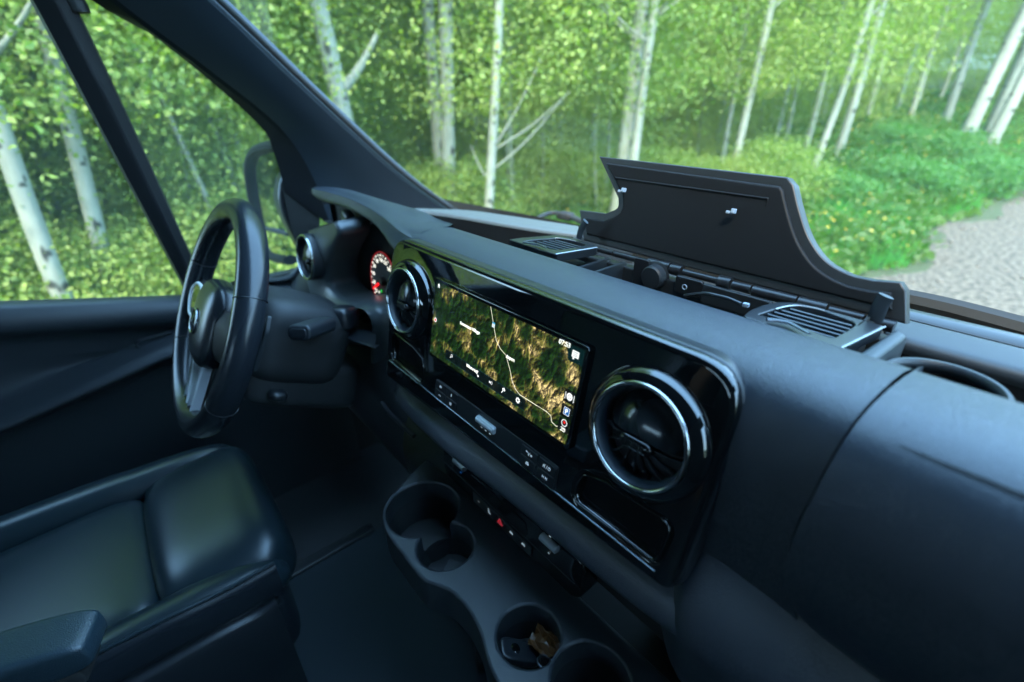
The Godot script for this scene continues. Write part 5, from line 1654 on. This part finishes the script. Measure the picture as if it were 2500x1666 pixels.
		put("trunk", trunk_mesh(Vector3.ZERO, top, k[1] * 0.85, k[1] * 0.5, limbs, idx), t)
		var cr0 := put("crown", crowns[idx % 5] if k[1] > 0.08 else saps[idx % 5], t)
		cr0.transform = Transform3D(Basis(Vector3.UP, r.randf() * TAU).scaled(Vector3.ONE * (1.0 if k[1] > 0.08 else 1.5)), top * (0.22 if k[1] > 0.08 else 0.25))
		idx += 1
	# a dark spruce between them
	var sp := thing("spruce_tree", "dark blue green spruce among the pale aspens", "tree", Transform3D(Basis.IDENTITY, Vector3(0, 0, 0)))
	var sb: Vector3 = Vector3(-9.0866, -0.3369, -6.2906)
	sp.position = Vector3(sb.x, ground_y(sb.x, sb.z), sb.z)
	put("trunk", tube(PackedVector3Array([Vector3.ZERO, Vector3(0, 9, 0)]), [0.13, 0.02], 9).build(M.bark_grey), sp)
	var nb := MB.new()
	for k in 620:
		var t := pow(k / 620.0, 0.8)
		var y := lerpf(1.0, 8.8, t)
		var len := lerpf(0.95, 0.08, t) * r.randf_range(0.7, 1.1)
		var an := k * 2.399 + r.randf() * 0.5
		var d := Vector3(cos(an), 0, sin(an))
		var side := d.cross(Vector3.UP) * 0.10
		nb.quad(Vector3(0, y, 0), Vector3(0, y, 0) + d * len * 0.6 + side + Vector3(0, -0.05, 0), Vector3(0, y, 0) + d * len + Vector3(0, -0.22 * len, 0), Vector3(0, y, 0) + d * len * 0.6 - side + Vector3(0, -0.05, 0))
	part("crown", nb, M.needle, sp, 5)
	# thinner aspens deeper in the wood
	var proto := Node3D.new()
	var made := 0
	var tries := 0
	var spots := []
	while made < 110 and tries < 2000:
		tries += 1
		var ang := deg_to_rad(r.randf_range(-100.0, 18.0))
		var d := r.randf_range(7.6, 22.0)
		var p := Vector3(0.36 + sin(ang) * d, 0, 0.27 - cos(ang) * d)
		if p.x > road_edge(maxf(p.z, -30.0)) - 2.6 and p.z > -20.0:
			continue
		if p.x > road_edge(maxf(p.z, -30.0)) - 4.5 and p.z > -9.0:
			continue
		var ok := true
		for q in spots:
			if q.distance_to(p) < 0.9:
				ok = false
		if not ok:
			continue
		spots.append(p)
		var pb := Vector3(p.x, ground_y(p.x, p.z) - 0.05, p.z)
		if made < 4:
			var t := thing("slim_aspen", "slim pale aspen deeper in the wood behind the nearer trunks", "tree", Transform3D(Basis(Vector3.UP, r.randf() * TAU), pb), "slim aspens deeper in the wood")
			var top := Vector3(0.3, 6.6, 0.2)
			put("trunk", trunk_mesh(Vector3.ZERO, top, [0.075, 0.045, 0.055, 0.035][made], 0.022, [[top * 0.5, top * 0.5 + Vector3(0.6, 0.6, 0.2), 0.016], [top * 0.65, top * 0.65 + Vector3(-0.4, 0.6, 0.4), 0.016]], 100 + made), t)
			put("crown", crowns[made], t, Transform3D(Basis.IDENTITY, Vector3(0.1, 0.4, 0.1)))
			spots[made] = p
			if made == 0:
				proto = t
		else:
			var t: Node3D = get_node("slim_aspen" if made % 4 == 0 else "slim_aspen_%03d" % (made % 4)).duplicate()
			t.name = fresh("slim_aspen")
			add_child(t)
			t.transform = Transform3D(Basis(Vector3.UP, r.randf() * TAU).scaled(Vector3.ONE * r.randf_range(0.8, 1.15)), pb)
		made += 1
	# leafy saplings that fill the understorey
	made = 0
	tries = 0
	while made < 270 and tries < 9000:
		tries += 1
		var ang := deg_to_rad(r.randf_range(-112.0, 16.0)) if made > 75 else deg_to_rad(r.randf_range(-112.0, -37.0))
		var d := r.randf_range(5.4, 14.0) if made > 75 else r.randf_range(4.6, 7.2)
		var p := Vector3(0.36 + sin(ang) * d, 0, 0.27 - cos(ang) * d)
		if p.x > road_edge(maxf(p.z, -30.0)) - 2.2 and p.z > -20.0:
			continue
		if ang > deg_to_rad(-38.0) and d < 11.0:
			continue
		var hides := false
		for q in sights:
			if absf(ang - q.x) < 0.85 / d + 0.01 and d < q.y + 0.5 and r.randf() < q.z:
				hides = true
		if hides:
			continue
		var pb := Vector3(p.x, ground_y(p.x, p.z) - 0.05, p.z)
		if made < 5:
			var t := thing("aspen_sapling", "leafy young aspen sapling filling the understorey of the wood", "sapling", Transform3D(Basis(Vector3.UP, r.randf() * TAU), pb), "leafy saplings in the understorey")
			put("stem", trunk_mesh(Vector3.ZERO, Vector3(0.1, 3.4, 0.05), 0.022, 0.006, [], 300 + made), t)
			put("foliage", saps[made], t)
		else:
			var t: Node3D = get_node("aspen_sapling" if made % 5 == 0 else "aspen_sapling_%03d" % (made % 5)).duplicate()
			t.name = fresh("aspen_sapling")
			add_child(t)
			t.transform = Transform3D(Basis(Vector3.UP, r.randf() * TAU).scaled(Vector3.ONE * r.randf_range(0.75, 1.35)), pb)
		made += 1
	# pale bushes under the driver's window and at the wood's edge
	made = 0
	for p in [Vector3(-3.9882, -1.0854, 0.937), Vector3(-4.0115, -1.1166, 0.7621), Vector3(-4.0381, -1.2121, 0.3775), Vector3(-4.0389, -1.2702, 0.1935), Vector3(-4.0034, -1.3295, -0.2957), Vector3(-3.9586, -1.3144, -0.5726)] + [Vector3(-5.4294, -1.1982, -1.3069), Vector3(-5.168, -1.1872, -2.0643), Vector3(-4.9384, -1.1255, -2.5475), Vector3(-4.6605, -1.0514, -3.0176)] + [Vector3(-6.246, -1.2763, -4.2444), Vector3(-5.7218, -1.3055, -4.9296), Vector3(-5.2316, -1.3161, -5.4538), Vector3(-4.7138, -1.177, -5.9177), Vector3(-4.1852, -1.0345, -6.316), Vector3(-3.6518, -0.9557, -6.654), Vector3(-3.1309, -0.8629, -6.9309), Vector3(-2.7267, -0.7988, -7.1133)]:
		var v: Vector3 = p
		var pb := Vector3(v.x, ground_y(v.x, v.z) - 0.04, v.z)
		var t := thing("leafy_bush", "pale green leafy bush at the foot of the aspens", "bush", Transform3D(Basis(Vector3.UP, r.randf() * TAU).scaled(Vector3.ONE * r.randf_range(0.9, 1.35)), pb), "pale bushes along the edge of the wood")
		put("foliage", bushes[made % 4], t)
		made += 1
	made = 0
	for p in [[Vector3(-2.203, -0.8112, -7.942), 1.15], [Vector3(-2.019, -0.8137, -8.4127), 0.8], [Vector3(-1.7651, -0.5213, -9.5044), 1.3], [Vector3(-1.5464, -0.4871, -10.0584), 1.1], [Vector3(-1.0965, -0.4098, -11.1403), 1.4], [Vector3(-0.8939, -0.3676, -11.6672), 1.4], [Vector3(-1.4699, -0.8889, -7.9311), 0.7], [Vector3(-1.7153, -0.3653, -12.0594), 1.3], [Vector3(-2.5491, -0.7595, -11.3749), 1.1], [Vector3(-1.4241, -0.9944, -6.7083), 0.6]]:
		var v: Vector3 = p[0]
		var pb := Vector3(v.x, ground_y(v.x, v.z) - 0.04, v.z)
		var t := thing("green_hummock", "deep green leafy clump on the grass bank left of the track", "bush", Transform3D(Basis(Vector3.UP, r.randf() * TAU).scaled(Vector3(0.85, 0.62, 0.85) * p[1]), pb), "deep green clumps on the grass bank")
		put("foliage", greens[made % 3], t)
		made += 1
	scatter(r, crowns)

func scatter(r: RandomNumberGenerator, crowns: Array) -> void:
	# grass and weeds on the bank
	var pts := []
	for k in 26:
		pts.append(Vector3(r.randfn() * 0.10, absf(r.randfn()) * 0.09, r.randfn() * 0.10))
	var weed := leaf_mesh(pts, 0.075, [Color(0.03, 0.11, 0.02), Color(0.13, 0.22, 0.04)], r)
	var blade := MB.new()
	for k in 22:
		var a := r.randf() * TAU
		var d := Vector3(cos(a), 0, sin(a))
		var b := d * r.randf() * 0.10
		var h := r.randf_range(0.10, 0.26)
		var s := d.cross(Vector3.UP) * 0.006
		var tip := b + Vector3(r.randfn() * 0.05, h, r.randfn() * 0.05)
		blade.tri(b - s, b + s, tip)
	M.grass = mat(0.03, 0.13, 0.03, 0.6)
	M.grass.backlight_enabled = true
	M.grass.backlight = Color(0.5, 0.9, 0.3)
	var g_at := []
	var w_at := []
	var f_at := []
	for k in 16000:
		var z := -2.0 - 24.0 * pow(r.randf(), 1.3)
		var edge := road_edge(z)
		var x := edge + 0.04 - 8.5 * pow(r.randf(), 1.25)
		x -= 0.0 if r.randf() < 0.35 else 0.22 * r.randf()
		var p := Vector3(x, ground_y(x, z), z)
		var t := Transform3D(Basis(Vector3.UP, r.randf() * TAU).scaled(Vector3.ONE * r.randf_range(0.6, 1.4)), p)
		if k % 2:
			g_at.append(t)
		else:
			w_at.append(t)
		if k % 7 == 0:
			f_at.append(Transform3D(t.basis, p + Vector3(0, r.randf_range(0.14, 0.30), 0)))
	many("grass", blade.build(M.grass, 5), g_at)
	many("ground_weeds", weed, w_at)
	var fl := MB.new()
	for k in 5:
		var a := TAU * k / 5
		var b := TAU * (k + 1) / 5
		fl.tri(Vector3(0, 0.008, 0), Vector3(cos(a) * 0.015, 0, sin(a) * 0.015), Vector3(cos(b) * 0.015, 0, sin(b) * 0.015))
	many("yellow_flowers", fl.build(mat(0.60, 0.44, 0.05, 0.6), 5), f_at)
	# loose stones on the track
	var stone := pillow(Vector3(0.05, 0.03, 0.04), 0.8, 0.8, 8, 5).build(mat(0.12, 0.105, 0.085, 0.9))
	var s_at := []
	for k in 900:
		var z := -2.5 - 15.0 * pow(r.randf(), 1.2)
		var x := road_edge(z) + 5.0 * pow(r.randf(), 1.3)
		s_at.append(Transform3D(Basis(Vector3.UP, r.randf() * TAU).scaled(Vector3.ONE * (0.25 + 1.1 * pow(r.randf(), 4.0))), Vector3(x, ground_y(x, z) + 0.035, z)))
	many("loose_stones", stone, s_at)
	# undergrowth inside the wood
	var u_at := []
	for k in 5200:
		var ang := deg_to_rad(r.randf_range(-115.0, 15.0))
		var d := 3.6 + 20.0 * r.randf()
		var x := 0.36 + sin(ang) * d
		var z := 0.27 - cos(ang) * d
		if x > road_edge(maxf(z, -30.0)) - 1.5:
			continue
		u_at.append(Transform3D(Basis(Vector3.UP, r.randf() * TAU).scaled(Vector3.ONE * r.randf_range(0.8, 1.5)), Vector3(x, ground_y(x, z), z)))
	many("undergrowth", weed, u_at)
	# the far wood reads as one mass of leaves
	var beyond := []
	for k in 330:
		var ang := deg_to_rad(r.randf_range(-120.0, 45.0))
		var d := r.randf_range(19.0, 42.0)
		var x := 0.36 + sin(ang) * d
		var z := 0.27 - cos(ang) * d
		if x > road_edge(maxf(z, -30.0)) - 2.0 and z > -24.0:
			continue
		beyond.append(Transform3D(Basis(Vector3.UP, r.randf() * TAU).scaled(Vector3(1.5, 1.0, 1.5)), Vector3(x, ground_y(maxf(x, -40), maxf(z, -60)) - 1.3, z)))
	many("far_wood", crowns[1], beyond)

func many(called: String, mesh: Mesh, at: Array) -> void:
	var mm := MultiMesh.new()
	mm.transform_format = MultiMesh.TRANSFORM_3D
	mm.mesh = mesh
	mm.instance_count = at.size()
	for i in at.size():
		mm.set_instance_transform(i, at[i])
	var o := MultiMeshInstance3D.new()
	o.name = called
	o.multimesh = mm
	add_child(o)
	o.set_meta("kind", "stuff")
	o.set_meta("label", called.replace("_", " ") + " spreading beside the track")
	o.set_meta("category", "plants")
